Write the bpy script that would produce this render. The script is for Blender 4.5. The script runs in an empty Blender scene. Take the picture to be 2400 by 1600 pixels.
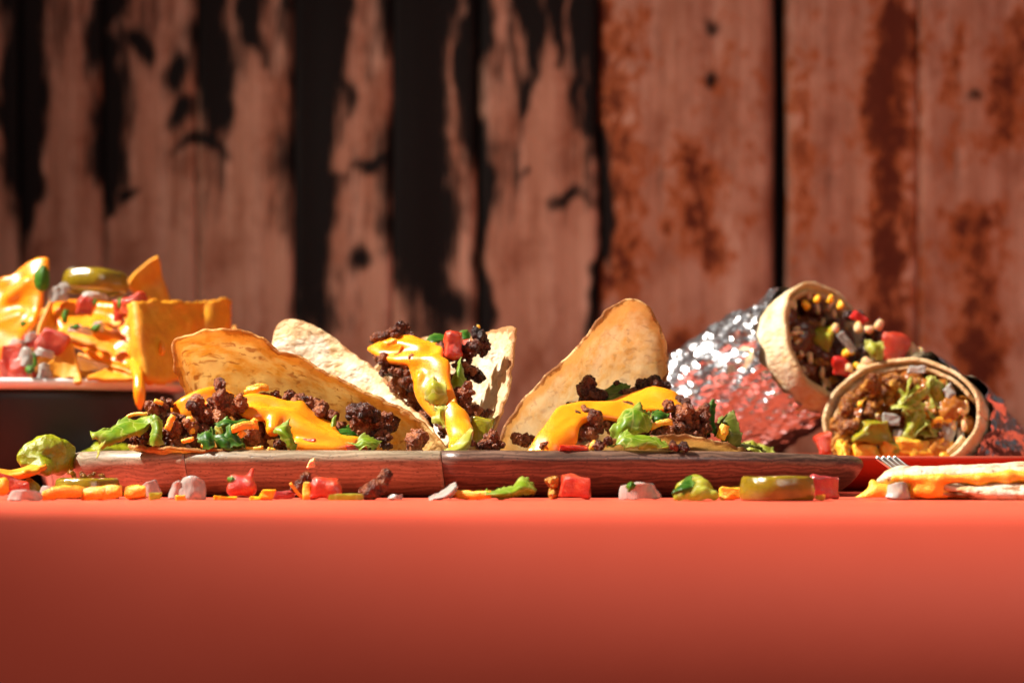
import bpy, bmesh, math, random
import numpy as np
from mathutils import Vector, Matrix, Euler, noise

random.seed(7)
S = bpy.context.scene
COL = S.collection

# ------------------------------------------------------------------ camera
F = 85.0 / 36.0 * 2400.0      # focal length in photo pixels
CAM_Y, CAM_Z, HOR = -1.23, 0.024, 1056.0
cam_d = bpy.data.cameras.new('camera')
cam_d.lens = 85.0
cam_d.sensor_width = 36.0
cam_d.shift_y = 256.0 / 2400.0
cam_d.clip_start = 0.05
cam_d.clip_end = 20.0
cam_d.dof.use_dof = True
cam_d.dof.focus_distance = 1.262
cam_d.dof.aperture_fstop = 6.3
cam = bpy.data.objects.new('camera', cam_d)
cam.location = (0, CAM_Y, CAM_Z)
cam.rotation_euler = (math.radians(90), 0, 0)
COL.objects.link(cam)
S.camera = cam

# ------------------------------------------------------------------ light
w = bpy.data.worlds.new('World')
S.world = w
w.use_nodes = True
bg = w.node_tree.nodes['Background']
bg.inputs[0].default_value = (1.0, 0.93, 0.90, 1)
bg.inputs[1].default_value = 0.11

def aim(o, target):
    d = Vector(target) - o.location
    o.rotation_euler = d.to_track_quat('-Z', 'Y').to_euler()

key_d = bpy.data.lights.new('key_lamp', 'SPOT')
key_d.energy = 1060
key_d.color = (1.0, 0.93, 0.82)
key_d.spot_size = math.radians(25)
key_d.spot_blend = 0.75
key_d.shadow_soft_size = 0.028
key = bpy.data.objects.new('key_lamp', key_d)
key.location = (-1.75, -0.12, 2.05)
aim(key, (0.22, 0.08, 0.0))
COL.objects.link(key)

fill_d = bpy.data.lights.new('added_fill', 'AREA')  # added soft fill to lift the shadows, stands for no real source
fill_d.energy = 11
fill_d.color = (1.0, 0.90, 0.80)
fill_d.size = 0.9
fill = bpy.data.objects.new('added_fill', fill_d)
fill.location = (0.9, -1.5, 1.3)
aim(fill, (0.15, 0.3, 0.05))
COL.objects.link(fill)

wl_d = bpy.data.lights.new('added_wall_fill', 'SPOT')  # added spot that brightens the boards, not a lamp of the place
wl_d.energy = 46
wl_d.color = (1.0, 0.88, 0.76)
wl_d.spot_size = math.radians(38)
wl_d.spot_blend = 1.0
wl_d.shadow_soft_size = 0.05
wl = bpy.data.objects.new('added_wall_fill', wl_d)
wl.location = (-1.0, 0.05, 0.75)
aim(wl, (0.36, 0.80, 0.0))
COL.objects.link(wl)

S.view_settings.view_transform = 'Standard'
S.view_settings.look = 'None'
S.view_settings.exposure = 0.0
S.view_settings.gamma = 1.0
S.cycles.use_denoising = True
S.cycles.max_bounces = 8
S.cycles.transmission_bounces = 6
S.cycles.sample_clamp_indirect = 6.0
S.cycles.caustics_reflective = False
S.cycles.caustics_refractive = False

# ------------------------------------------------------------------ helpers
def P(px, py, y):
    """photo pixel + depth (metres behind the tray front) -> world point"""
    d = y - CAM_Y
    return Vector(((px - 1200.0) / F * d, y, CAM_Z - (py - HOR) / F * d))

def L(px, y):
    """length of px photo pixels at depth y"""
    return px / F * (y - CAM_Y)

def tag(o, label, cat, group=None):
    o['label'] = label
    o['category'] = cat
    if group:
        o['group'] = group
    return o

def structure(o):
    o['kind'] = 'structure'
    return o

def new_mesh(name, verts, faces, mat=None, smooth=True, attrs=None):
    me = bpy.data.meshes.new(name)
    me.from_pydata([tuple(v) for v in verts], [], [tuple(int(i) for i in f) for f in faces])
    me.update()
    if smooth:
        me.polygons.foreach_set('use_smooth', [True] * len(me.polygons))
    if mat:
        me.materials.append(mat)
    if attrs:
        for k, a in attrs.items():
            at = me.attributes.new(k, 'FLOAT', 'POINT')
            at.data.foreach_set('value', np.asarray(a, dtype=np.float32))
    return me

def link(name, me, parent=None, loc=None):
    o = bpy.data.objects.new(name, me)
    COL.objects.link(o)
    if loc is not None:
        o.location = loc
    if parent is not None:
        o.parent = parent
        o.matrix_parent_inverse = Matrix.Translation(parent.location).inverted() if parent.rotation_euler == Euler() else parent.matrix_basis.inverted()
    return o

def centred(me):
    """move a mesh so its origin is at the middle of its bottom; returns that point"""
    n = len(me.vertices)
    co = np.empty(n * 3, dtype=np.float32)
    me.vertices.foreach_get('co', co)
    co = co.reshape(-1, 3)
    c = (co.min(0) + co.max(0)) / 2
    c[2] = co[:, 2].min()
    co -= c
    me.vertices.foreach_set('co', co.ravel())
    me.update()
    return Vector([float(x) for x in c])

def thing(name, me, label, cat, group=None):
    c = centred(me)
    return tag(link(name, me, loc=c), label, cat, group)

def empty(name, loc, label=None, cat=None, group=None):
    o = bpy.data.objects.new(name, None)
    o.empty_display_size = 0.01
    o.location = loc
    COL.objects.link(o)
    if label:
        tag(o, label, cat, group)
    return o

def part(name, me, parent):
    c = centred(me)
    o = bpy.data.objects.new(name, me)
    COL.objects.link(o)
    o.parent = parent
    o.location = c - parent.location
    return o

# --- splines and sheets
def catmull(pts, n):
    pts = [Vector(p) for p in pts]
    m = len(pts)
    out = []
    for i in range(n):
        t = i / (n - 1) * (m - 1)
        k = min(int(t), m - 2)
        f = t - k
        p1, p2 = pts[k], pts[k + 1]
        p0 = pts[k - 1] if k > 0 else p1 * 2 - p2
        p3 = pts[k + 2] if k + 2 < m else p2 * 2 - p1
        out.append(0.5 * ((2 * p1) + (p2 - p0) * f + (2 * p0 - 5 * p1 + 4 * p2 - p3) * f * f
                          + (3 * p1 - p0 - 3 * p2 + p3) * f ** 3))
    return out

def patch(rows, nu, nv):
    """rows of control points -> (nv, nu, 3) grid"""
    rr = [catmull(r, nu) for r in rows]
    g = np.zeros((nv, nu, 3))
    for j in range(nu):
        col = catmull([r[j] for r in rr], nv)
        for i in range(nv):
            g[i, j] = col[i]
    return g

def grid_normals(g):
    du = np.gradient(g, axis=1)
    dv = np.gradient(g, axis=0)
    n = np.cross(du, dv)
    n /= np.linalg.norm(n, axis=2, keepdims=True) + 1e-12
    return n

def grid_faces(nv, nu):
    f = []
    for i in range(nv - 1):
        for j in range(nu - 1):
            a = i * nu + j
            f.append((a, a + 1, a + nu + 1, a + nu))
    return f

def thicken(V, faces, t, attrs=None):
    """closed sheet of thickness t (scalar or per-vertex) around an open surface"""
    V = np.asarray(V, dtype=float)
    N = np.zeros_like(V)
    edges = {}
    for f in faces:
        p = V[list(f)]
        n = np.cross(p[1] - p[0], p[2] - p[0])
        if len(f) == 4:
            n = n + np.cross(p[2] - p[0], p[3] - p[0])
        for k, i in enumerate(f):
            N[i] += n
            e = (f[k], f[(k + 1) % len(f)])
            edges[e] = edges.get(e, 0) + 1
    N /= np.linalg.norm(N, axis=1, keepdims=True) + 1e-12
    n = len(V)
    tt = (np.asarray(t) / 2.0).reshape(-1, 1) if np.ndim(t) else t / 2.0
    W = np.vstack([V + N * tt, V - N * tt])
    F2 = [tuple(f) for f in faces] + [tuple(i + n for i in reversed(f)) for f in faces]
    for (a, b) in list(edges):
        if (b, a) not in edges:
            F2.append((b, a, a + n, b + n))
    at = {k: np.concatenate([v, v]) for k, v in (attrs or {}).items()}
    return W, F2, at

def fbm(p, s, o=3):
    return noise.fractal(Vector(p) * s, 0.9, 2.1, o)

# --- implicit solids: smooth union of capsules, meshed by surface nets
def sdf_mesh(prims, h, k, blur=0):
    A = np.array([[*a, *b] for a, b, _, _ in prims])
    rmax = max(max(p[2], p[3]) for p in prims)
    m = rmax + 5 * k + 2 * h
    lo = np.minimum(A[:, :3].min(0), A[:, 3:].min(0)) - m
    hi = np.maximum(A[:, :3].max(0), A[:, 3:].max(0)) + m
    dims = np.ceil((hi - lo) / h).astype(int) + 1
    acc = np.full(dims, 5 * k, dtype=np.float32) if blur else np.zeros(dims, dtype=np.float32)
    for a, b, ra, rb in prims:
        a = np.array(a); b = np.array(b)
        mm = max(ra, rb) + 5 * k
        i0 = np.maximum(((np.minimum(a, b) - mm - lo) / h).astype(int), 0)
        i1 = np.minimum(((np.maximum(a, b) + mm - lo) / h).astype(int) + 2, dims)
        ax = [lo[q] + h * np.arange(i0[q], i1[q]) for q in range(3)]
        X, Y, Z = np.meshgrid(*ax, indexing='ij', copy=False)
        ab = b - a
        l2 = float(ab @ ab) + 1e-14
        t = np.clip(((X - a[0]) * ab[0] + (Y - a[1]) * ab[1] + (Z - a[2]) * ab[2]) / l2, 0, 1)
        d = np.sqrt((X - a[0] - t * ab[0]) ** 2 + (Y - a[1] - t * ab[1]) ** 2 + (Z - a[2] - t * ab[2]) ** 2)
        d -= ra + (rb - ra) * t
        if blur:
            w_ = acc[i0[0]:i1[0], i0[1]:i1[1], i0[2]:i1[2]]
            np.minimum(w_, d.astype(np.float32), out=w_)
            continue
        acc[i0[0]:i1[0], i0[1]:i1[1], i0[2]:i1[2]] += np.exp(np.clip(-d / k, -30, 30)).astype(np.float32)
    if blur:
        f = acc
        for _ in range(blur):
            for q in range(3):
                a1 = np.roll(f, 1, q); a2 = np.roll(f, -1, q)
                f = 0.5 * f + 0.25 * (a1 + a2)
    else:
        f = -k * np.log(acc + 1e-9)
    return surface_nets(f, lo, h)

def surface_nets(f, lo, h):
    s = f < 0
    nx, ny, nz = f.shape
    c = np.zeros((nx - 1, ny - 1, nz - 1), dtype=int)
    for dx in (0, 1):
        for dy in (0, 1):
            for dz in (0, 1):
                c += s[dx:nx - 1 + dx, dy:ny - 1 + dy, dz:nz - 1 + dz]
    act = (c > 0) & (c < 8)
    idx = np.argwhere(act)
    ids = -np.ones(act.shape, dtype=int)
    ids[act] = np.arange(len(idx))
    pos = np.zeros((len(idx), 3)); cnt = np.zeros(len(idx))
    corners = [(x, y, z) for x in (0, 1) for y in (0, 1) for z in (0, 1)]
    for ca in corners:
        for q in range(3):
            if ca[q] == 0:
                cb = list(ca); cb[q] = 1
                fa = f[idx[:, 0] + ca[0], idx[:, 1] + ca[1], idx[:, 2] + ca[2]]
                fb = f[idx[:, 0] + cb[0], idx[:, 1] + cb[1], idx[:, 2] + cb[2]]
                cr = (fa < 0) != (fb < 0)
                t = np.where(cr, fa / np.where(cr, fa - fb, 1), 0)
                pt = np.array(ca, dtype=float)[None, :] + t[:, None] * (np.array(cb) - np.array(ca))[None, :]
                pos += np.where(cr[:, None], pt, 0); cnt += cr
    V = lo + h * (idx + pos / cnt[:, None])
    faces = []
    for q in range(3):
        r1, r2 = (q + 1) % 3, (q + 2) % 3
        sl0 = [slice(None)] * 3; sl1 = [slice(None)] * 3
        sl0[q] = slice(0, -1); sl1[q] = slice(1, None)
        a, b = s[tuple(sl0)], s[tuple(sl1)]
        e = np.argwhere(a != b)
        e = e[(e[:, r1] > 0) & (e[:, r2] > 0) & (e[:, r1] < f.shape[r1] - 1) & (e[:, r2] < f.shape[r2] - 1)]
        fl = a[e[:, 0], e[:, 1], e[:, 2]]
        def cid(o1, o2):
            x = e.copy(); x[:, r1] -= o1; x[:, r2] -= o2
            return ids[x[:, 0], x[:, 1], x[:, 2]]
        qd = np.stack([cid(1, 1), cid(0, 1), cid(0, 0), cid(1, 0)], axis=1)
        qd[~fl] = qd[~fl][:, ::-1]
        faces.append(qd)
    return V, np.vstack(faces)

def vnormals(V, faces):
    faces = np.asarray(faces)
    p = V[faces]
    n = np.cross(p[:, 2] - p[:, 0], p[:, 3] - p[:, 1])
    N = np.zeros_like(V)
    for q in range(4):
        np.add.at(N, faces[:, q], n)
    return N / (np.linalg.norm(N, axis=1, keepdims=True) + 1e-12)

def chain_prims(chains):
    """chains of (px, py, y, radius_px) -> capsules"""
    out = []
    for ch in chains:
        pts = [(P(a, b, y), L(r, y)) for a, b, y, r in ch]
        if len(pts) == 1:
            out.append((pts[0][0], pts[0][0], pts[0][1], pts[0][1]))
        for (p, r), (q, s) in zip(pts, pts[1:]):
            out.append((p, q, r, s))
    return out

# ------------------------------------------------------------------ materials
class NT:
    def __init__(self, name):
        self.m = bpy.data.materials.new(name)
        self.m.use_nodes = True
        self.t = self.m.node_tree
        self.t.nodes.clear()
        self.out = self.n('ShaderNodeOutputMaterial')
    def n(self, typ, **kw):
        x = self.t.nodes.new(typ)
        for k, v in kw.items():
            setattr(x, k, v)
        return x
    def l(self, a, b):
        self.t.links.new(a, b)
    def coord(self, scale=(1, 1, 1), kind='Object', rot=(0, 0, 0)):
        c = self.n('ShaderNodeTexCoord'); mp = self.n('ShaderNodeMapping')
        mp.inputs['Scale'].default_value = scale
        mp.inputs['Rotation'].default_value = rot
        self.l(c.outputs[kind], mp.inputs[0])
        return mp.outputs[0]
    def noise(self, vec, scale, detail=4, rough=0.55, dist=0.0):
        x = self.n('ShaderNodeTexNoise')
        x.inputs['Scale'].default_value = scale; x.inputs['Detail'].default_value = detail
        x.inputs['Roughness'].default_value = rough; x.inputs['Distortion'].default_value = dist
        self.l(vec, x.inputs['Vector'])
        return x.outputs[0]
    def voro(self, vec, scale, feature='F1'):
        x = self.n('ShaderNodeTexVoronoi', feature=feature)
        x.inputs['Scale'].default_value = scale
        self.l(vec, x.inputs['Vector'])
        return x.outputs[0]
    def ramp(self, fac, stops):
        x = self.n('ShaderNodeValToRGB')
        cr = x.color_ramp
        while len(cr.elements) < len(stops):
            cr.elements.new(0.5)
        for e, (p, c) in zip(cr.elements, stops):
            e.position = p
            e.color = (*c, 1) if not isinstance(c, (int, float)) else (c, c, c, 1)
        self.l(fac, x.inputs[0])
        return x.outputs[0]
    def mix(self, fac, a, b, blend='MIX'):
        x = self.n('ShaderNodeMix', data_type='RGBA', blend_type=blend)
        for v, i in ((fac, 0), (a, 6), (b, 7)):
            if isinstance(v, (int, float)):
                x.inputs[i].default_value = v
            elif isinstance(v, tuple):
                x.inputs[i].default_value = (*v, 1)
            else:
                self.l(v, x.inputs[i])
        return x.outputs[2]
    def math(self, op, a, b=0.0):
        x = self.n('ShaderNodeMath', operation=op)
        x.use_clamp = False
        for i, v in ((0, a), (1, b)):
            if isinstance(v, (int, float)):
                x.inputs[i].default_value = v
            else:
                self.l(v, x.inputs[i])
        return x.outputs[0]
    def attr(self, name):
        return self.n('ShaderNodeAttribute', attribute_name=name).outputs['Fac']
    def objrand(self):
        return self.n('ShaderNodeObjectInfo').outputs['Random']
    def bump(self, h, dist, strength=1.0, prev=None):
        x = self.n('ShaderNodeBump')
        x.inputs['Strength'].default_value = strength
        x.inputs['Distance'].default_value = dist
        self.l(h, x.inputs['Height'])
        if prev is not None:
            self.l(prev, x.inputs['Normal'])
        return x.outputs[0]
    def principled(self, color, rough=0.5, normal=None, **kw):
        x = self.n('ShaderNodeBsdfPrincipled')
        for nm, v in [('Base Color', color), ('Roughness', rough)] + list(kw.items()):
            i = x.inputs[nm]
            if isinstance(v, tuple) and len(v) == 3 and i.type == 'RGBA':
                i.default_value = (*v, 1)
            elif isinstance(v, (int, float, tuple)):
                i.default_value = v
            else:
                self.l(v, i)
        if normal is not None:
            self.l(normal, x.inputs['Normal'])
        return x.outputs[0]
    def translucent(self, shader, color, fac, normal=None):
        t = self.n('ShaderNodeBsdfTranslucent')
        if isinstance(color, tuple):
            t.inputs[0].default_value = (*color, 1)
        else:
            self.l(color, t.inputs[0])
        mx = self.n('ShaderNodeMixShader')
        mx.inputs[0].default_value = fac
        self.l(shader, mx.inputs[1]); self.l(t.outputs[0], mx.inputs[2])
        return mx.outputs[0]
    def done(self, sh):
        self.l(sh, self.out.inputs[0])
        return self.m

def m_table():
    t = NT('red_painted_table')
    v = t.coord()
    n = t.noise(v, 9, 5)
    c = t.ramp(n, [(0.3, (0.67, 0.086, 0.046)), (0.7, (0.73, 0.100, 0.055))])
    b = t.bump(t.noise(v, 420, 3), 0.00012, 0.35)
    r = t.ramp(t.noise(v, 24, 4), [(0.3, 0.42), (0.7, 0.56)])
    return t.done(t.principled(c, r, b, **{'Specular IOR Level': 0.22}))

def m_wood(name, c0, c1, c2, rot=0.0):
    t = NT(name)
    v = t.coord((1, 1, 1), rot=(0, 0, rot))
    st = t.n('ShaderNodeMapping'); st.inputs['Scale'].default_value = (7, 60, 60); t.l(v, st.inputs[0])
    warp = t.noise(st.outputs[0], 1.1, 5, 0.6, 0.8)
    wv = t.n('ShaderNodeTexWave', wave_type='BANDS', bands_direction='Z')
    wv.inputs['Scale'].default_value = 26; wv.inputs['Distortion'].default_value = 9
    wv.inputs['Detail'].default_value = 4; wv.inputs['Detail Scale'].default_value = 1.6
    sw = t.n('ShaderNodeMapping'); sw.inputs['Scale'].default_value = (0.9, 3, 5); t.l(v, sw.inputs[0])
    t.l(sw.outputs[0], wv.inputs['Vector'])
    g = t.mix(0.5, warp, wv.outputs['Color'])
    c = t.ramp(g, [(0.12, c0), (0.5, c1), (0.88, c2)])
    pv = t.n('ShaderNodeMapping'); pv.inputs['Scale'].default_value = (520, 1300, 1300); t.l(v, pv.inputs[0])
    pores = t.ramp(t.noise(pv.outputs[0], 1.0, 2, 0.5), [(0.58, 1.0), (0.70, 0.42)])
    c = t.mix(1.0, c, pores, 'MULTIPLY')
    big = t.ramp(t.noise(v, 30, 3), [(0.35, 0.72), (0.65, 1.1)])
    c = t.mix(1.0, c, big, 'MULTIPLY')
    b = t.bump(pores, 0.0002, 0.5)
    return t.done(t.principled(c, 0.36, b, **{'Specular IOR Level': 0.5, 'Coat Weight': 0.15, 'Coat Roughness': 0.3}))

def m_tortilla(name, base, gold, brown, trans=0.30, spot=0.5, edge=0.5):
    t = NT(name)
    v = t.coord()
    n1 = t.noise(v, 70, 5, 0.6)
    n2 = t.noise(v, 210, 4, 0.6)
    c = t.mix(t.ramp(n1, [(0.40, 0.0), (0.60, 1.0)]), base, gold)
    c = t.mix(t.ramp(n2, [(0.42, 0.0), (0.62, 0.75)]), c, base)
    sp = t.n('ShaderNodeMapping'); sp.inputs['Scale'].default_value = (1, 1, 1.9); t.l(v, sp.inputs[0])
    s1 = t.noise(sp.outputs[0], 150, 2.5, 0.5, 0.6)
    sm = t.math('MULTIPLY', t.ramp(s1, [(0.57, 0.0), (0.68, 1.0)]), spot)
    c = t.mix(sm, c, brown)
    vs = t.n('ShaderNodeMapping'); vs.inputs['Scale'].default_value = (80, 80, 130); vs.inputs['Rotation'].default_value = (0, 0.5, 0); t.l(v, vs.inputs[0])
    vd = t.voro(vs.outputs[0], 1.0)
    bl = t.math('MULTIPLY', t.ramp(vd, [(0.14, 1.0), (0.26, 0.0)]), t.ramp(t.noise(v, 38, 3), [(0.50, 0.0), (0.60, 1.0)]))
    c = t.mix(t.math('MULTIPLY', bl, min(1.0, spot * 1.2)), c, brown)
    e = t.attr('rim')
    en = t.math('ADD', e, t.math('MULTIPLY', t.math('SUBTRACT', n1, 0.5), 0.9))
    c = t.mix(t.math('MULTIPLY', t.ramp(en, [(0.45, 0.0), (0.72, 0.9)]), edge), c, gold)
    c = t.mix(t.math('MULTIPLY', t.ramp(en, [(0.92, 0.0), (1.12, 0.9)]), edge), c, brown)
    b = t.bump(t.noise(v, 260, 6, 0.65), 0.0022, 0.9)
    b = t.bump(t.ramp(s1, [(0.5, 1.0), (0.66, 0.0)]), 0.0010, 0.6, b)
    sh = t.principled(c, 0.62, b, **{'Specular IOR Level': 0.25})
    return t.done(t.translucent(sh, t.mix(0.2, c, gold), trans))

def m_meat(name, a, bb, cc):
    t = NT(name)
    v = t.coord()
    n = t.noise(v, 3.2, 5, 0.65)
    r = t.objrand()
    c = t.ramp(t.math('ADD', n, t.math('MULTIPLY', t.math('SUBTRACT', r, 0.5), 0.22)), [(0.36, a), (0.52, bb), (0.68, cc)])
    g = t.voro(v, 19)
    b = t.bump(t.math('SUBTRACT', 1.0, g), 0.0010, 0.8)
    b = t.bump(t.noise(v, 26, 4, 0.7), 0.0009, 0.8, b)
    rr = t.ramp(t.noise(v, 6, 3), [(0.35, 0.18), (0.65, 0.42)])
    return t.done(t.principled(c, rr, b, **{'Specular IOR Level': 0.42}))

def m_soft(name, col, col2, rough, sss, scale=60, bump=0.0, spec=0.5, radius=(1.0, 0.35, 0.08), coat=0.0):
    t = NT(name)
    v = t.coord()
    n = t.noise(v, scale, 4)
    c = t.ramp(n, [(0.32, col), (0.68, col2)])
    b = t.bump(t.noise(v, scale * 6, 4), bump, 0.7) if bump else None
    return t.done(t.principled(c, rough, b, **{'Subsurface Weight': 1.0 if sss else 0.0, 'Subsurface Radius': radius,
                  'Subsurface Scale': sss or 0.001, 'Specular IOR Level': spec, 'Coat Weight': coat, 'Coat Roughness': 0.08}))

def m_leaf(name, dark, light, rib):
    t = NT(name)
    v = t.coord()
    n = t.noise(v, 95, 4)
    c = t.ramp(n, [(0.33, dark), (0.66, light)])
    vn = t.n('ShaderNodeVectorMath', operation='ADD'); nz = t.n('ShaderNodeTexNoise'); nz.inputs['Scale'].default_value = 90; t.l(v, nz.inputs['Vector']); sc_ = t.n('ShaderNodeVectorMath', operation='SCALE'); sc_.inputs['Scale'].default_value = 0.012; t.l(nz.outputs['Color'], sc_.inputs[0]); t.l(v, vn.inputs[0]); t.l(sc_.outputs[0], vn.inputs[1])
    ve = t.voro(vn.outputs[0], 85, 'DISTANCE_TO_EDGE')
    c = t.mix(t.ramp(ve, [(0.0, 0.6), (0.05, 0.0)]), c, rib)
    e = t.attr('rim')
    c = t.mix(t.math('MULTIPLY', e, 0.35), c, rib)
    b = t.bump(t.ramp(ve, [(0.0, 0.0), (0.4, 1.0)]), 0.0004, 0.5)
    sh = t.principled(c, 0.40, b, **{'Specular IOR Level': 0.4})
    return t.done(t.translucent(sh, t.mix(0.5, c, rib), 0.42))

def m_chip():
    t = NT('corn_chip')
    v = t.coord()
    n = t.noise(v, 80, 5, 0.6)
    c = t.ramp(n, [(0.3, (0.68, 0.22, 0.005)), (0.55, (0.82, 0.36, 0.012)), (0.75, (0.88, 0.48, 0.05))])
    e = t.attr('rim')
    c = t.mix(t.math('MULTIPLY', e, 0.6), c, (0.80, 0.30, 0.012))
    b = t.bump(t.noise(v, 260, 5, 0.6), 0.0012, 0.8)
    return t.done(t.translucent(t.principled(c, 0.5, b), (0.85, 0.33, 0.02), 0.18))

def m_plain(name, col, rough=0.5, metal=0.0, bump=0.0, bs=200, spec=0.5, coat=0.0):
    t = NT(name)
    v = t.coord()
    n = t.noise(v, bs * 0.15, 3)
    lo = tuple(x * 0.88 for x in col)
    c = t.ramp(n, [(0.3, lo), (0.7, col)])
    b = t.bump(t.noise(v, bs, 4), bump, 0.6) if bump else None
    return t.done(t.principled(c, rough, b, Metallic=metal, **{'Specular IOR Level': spec, 'Coat Weight': coat}))

def m_wall():
    t = NT('weathered_paint')
    v = t.coord()
    def st(sx, sz):
        m = t.n('ShaderNodeMapping'); m.inputs['Scale'].default_value = (sx, sx, sz); t.l(v, m.inputs[0])
        return m.outputs[0]
    n1 = t.noise(st(34, 2.6), 1.0, 6, 0.65, 0.2)
    n2 = t.noise(st(170, 5), 1.0, 5, 0.7)
    g = t.math('ADD', t.math('MULTIPLY', n1, 0.6), t.math('MULTIPLY', n2, 0.4))
    c = t.ramp(g, [(0.34, (0.27, 0.105, 0.058)), (0.5, (0.45, 0.235, 0.155)), (0.66, (0.62, 0.41, 0.31))])
    mot = t.noise(st(26, 14), 1.0, 6, 0.65)
    c = t.mix(t.ramp(mot, [(0.38, 0.75), (0.54, 0.0)]), c, (0.20, 0.055, 0.022))
    nf = t.noise(st(85, 55), 1.0, 6, 0.7, 0.5)
    rust = t.math('ADD', t.attr('rust'), t.math('MULTIPLY', t.math('SUBTRACT', nf, 0.5), 1.7))
    c = t.mix(t.ramp(rust, [(0.28, 0.0), (0.44, 0.85)]), c, (0.36, 0.092, 0.018))
    c = t.mix(t.ramp(rust, [(0.44, 0.0), (0.66, 0.95)]), c, (0.085, 0.016, 0.007))
    nb = t.noise(st(95, 13), 1.0, 6, 0.7, 0.6)
    nc = t.noise(st(30, 5), 1.0, 5, 0.65, 0.3)
    blk = t.math('ADD', t.attr('char'), t.math('ADD', t.math('MULTIPLY', t.math('SUBTRACT', nb, 0.5), 1.25), t.math('MULTIPLY', t.math('SUBTRACT', nc, 0.5), 1.5)))
    c = t.mix(t.ramp(blk, [(0.20, 0.0), (0.42, 0.70), (0.66, 1.0)]), c, (0.006, 0.0035, 0.003))
    b = t.bump(t.math('ADD', g, nf), 0.0012, 0.6)
    return t.done(t.principled(c, 0.65, b, **{'Specular IOR Level': 0.12}))

M = {}
M['table'] = m_table()
M['wood_pale'] = m_wood('pale_acacia', (0.22, 0.155, 0.098), (0.31, 0.24, 0.165), (0.40, 0.32, 0.23))
M['wood_mid'] = m_wood('honey_acacia', (0.18, 0.12, 0.072), (0.27, 0.205, 0.13), (0.35, 0.27, 0.185))
M['wood_dark'] = m_wood('dark_walnut', (0.055, 0.029, 0.021), (0.12, 0.064, 0.044), (0.19, 0.11, 0.075), 0.12)
M['tort_gold'] = m_tortilla('golden_tortilla', (0.95, 0.80, 0.48), (0.83, 0.49, 0.11), (0.36, 0.10, 0.02), 0.50, 0.75, 0.75)
M['tort_pale'] = m_tortilla('pale_flour_tortilla', (0.93, 0.84, 0.68), (0.86, 0.64, 0.34), (0.45, 0.17, 0.045), 0.36, 0.30, 0.9)
M['tort_toast'] = m_tortilla('toasted_tortilla', (0.97, 0.87, 0.68), (0.88, 0.62, 0.28), (0.24, 0.06, 0.016), 0.52, 0.30, 0.95)
M['tort_spotty'] = m_tortilla('spotted_tortilla', (0.90, 0.80, 0.64), (0.82, 0.58, 0.28), (0.40, 0.14, 0.035), 0.25, 0.85, 0.5)
M['tort_wrap'] = m_tortilla('burrito_tortilla', (0.88, 0.74, 0.52), (0.82, 0.55, 0.24), (0.50, 0.19, 0.05), 0.20, 0.25, 0.5)
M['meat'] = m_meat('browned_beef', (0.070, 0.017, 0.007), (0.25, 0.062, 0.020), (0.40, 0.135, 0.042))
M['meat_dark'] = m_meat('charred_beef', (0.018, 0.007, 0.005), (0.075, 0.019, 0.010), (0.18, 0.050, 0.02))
M['meat_pale'] = m_meat('stewed_meat', (0.20, 0.05, 0.008), (0.50, 0.19, 0.022), (0.72, 0.38, 0.05))
M['sauce'] = m_soft('cheese_sauce', (0.82, 0.262, 0.005), (0.86, 0.30, 0.008), 0.32, 0.0016, 40, 0.0003, 0.42, (1.0, 0.45, 0.06), 0.0)
M['cheddar'] = m_soft('cheddar', (0.86, 0.40, 0.016), (0.92, 0.52, 0.045), 0.42, 0.0008, 150, 0.0010)
M['tomato'] = m_soft('tomato_flesh', (0.48, 0.020, 0.008), (0.66, 0.10, 0.034), 0.16, 0.0006, 150, 0.0012, 0.6, (1.0, 0.25, 0.12), 0.4)
def m_onion():
    t = NT('raw_onion')
    v = t.coord()
    n = t.noise(v, 140, 4)
    c = t.ramp(n, [(0.3, (0.60, 0.54, 0.48)), (0.7, (0.82, 0.79, 0.72))])
    st = t.n('ShaderNodeMapping'); st.inputs['Scale'].default_value = (900, 300, 160); t.l(v, st.inputs[0])
    b = t.bump(t.noise(st.outputs[0], 1, 3), 0.0006, 0.6)
    return t.done(t.principled(c, 0.22, b, **{'Transmission Weight': 0.55, 'IOR': 1.36, 'Specular IOR Level': 0.6}))
M['onion'] = m_onion()
M['onion_solid'] = m_soft('raw_onion', (0.58, 0.43, 0.38), (0.74, 0.62, 0.54), 0.20, 0.004, 80, 0.0004, 0.6, (1.0, 0.75, 0.65))
M['onion_red'] = m_soft('pickled_onion', (0.30, 0.03, 0.032), (0.50, 0.09, 0.085), 0.15, 0.0008, 90, 0.0008, 0.6, (1.0, 0.4, 0.4))
M['jal'] = m_soft('pickled_jalapeno_skin', (0.17, 0.115, 0.004), (0.30, 0.205, 0.008), 0.16, 0.0012, 70, 0.0005, 0.6, (1.0, 0.8, 0.1), 0.3)
M['jal_in'] = m_soft('pickled_jalapeno_flesh', (0.34, 0.28, 0.02), (0.50, 0.44, 0.07), 0.25, 0.0012, 70, 0.0005, 0.5, (1.0, 0.8, 0.2))
M['guac'] = m_soft('guacamole', (0.19, 0.21, 0.003), (0.32, 0.34, 0.010), 0.28, 0.0012, 110, 0.001, 0.5, (0.8, 1.0, 0.15))
M['rice'] = m_soft('rice_grain', (0.62, 0.36, 0.15), (0.80, 0.58, 0.34), 0.35, 0.002, 90, 0.0003)
M['corn'] = m_soft('corn_kernel', (0.88, 0.42, 0.012), (0.92, 0.54, 0.03), 0.22, 0.002, 90, 0.0003)
M['pepper'] = m_soft('red_pepper', (0.45, 0.010, 0.010), (0.58, 0.03, 0.02), 0.15, 0.002, 90, 0.0004)
M['olive'] = m_soft('soft_green_pepper', (0.24, 0.20, 0.008), (0.38, 0.33, 0.02), 0.25, 0.0008, 90, 0.0005)
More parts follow.
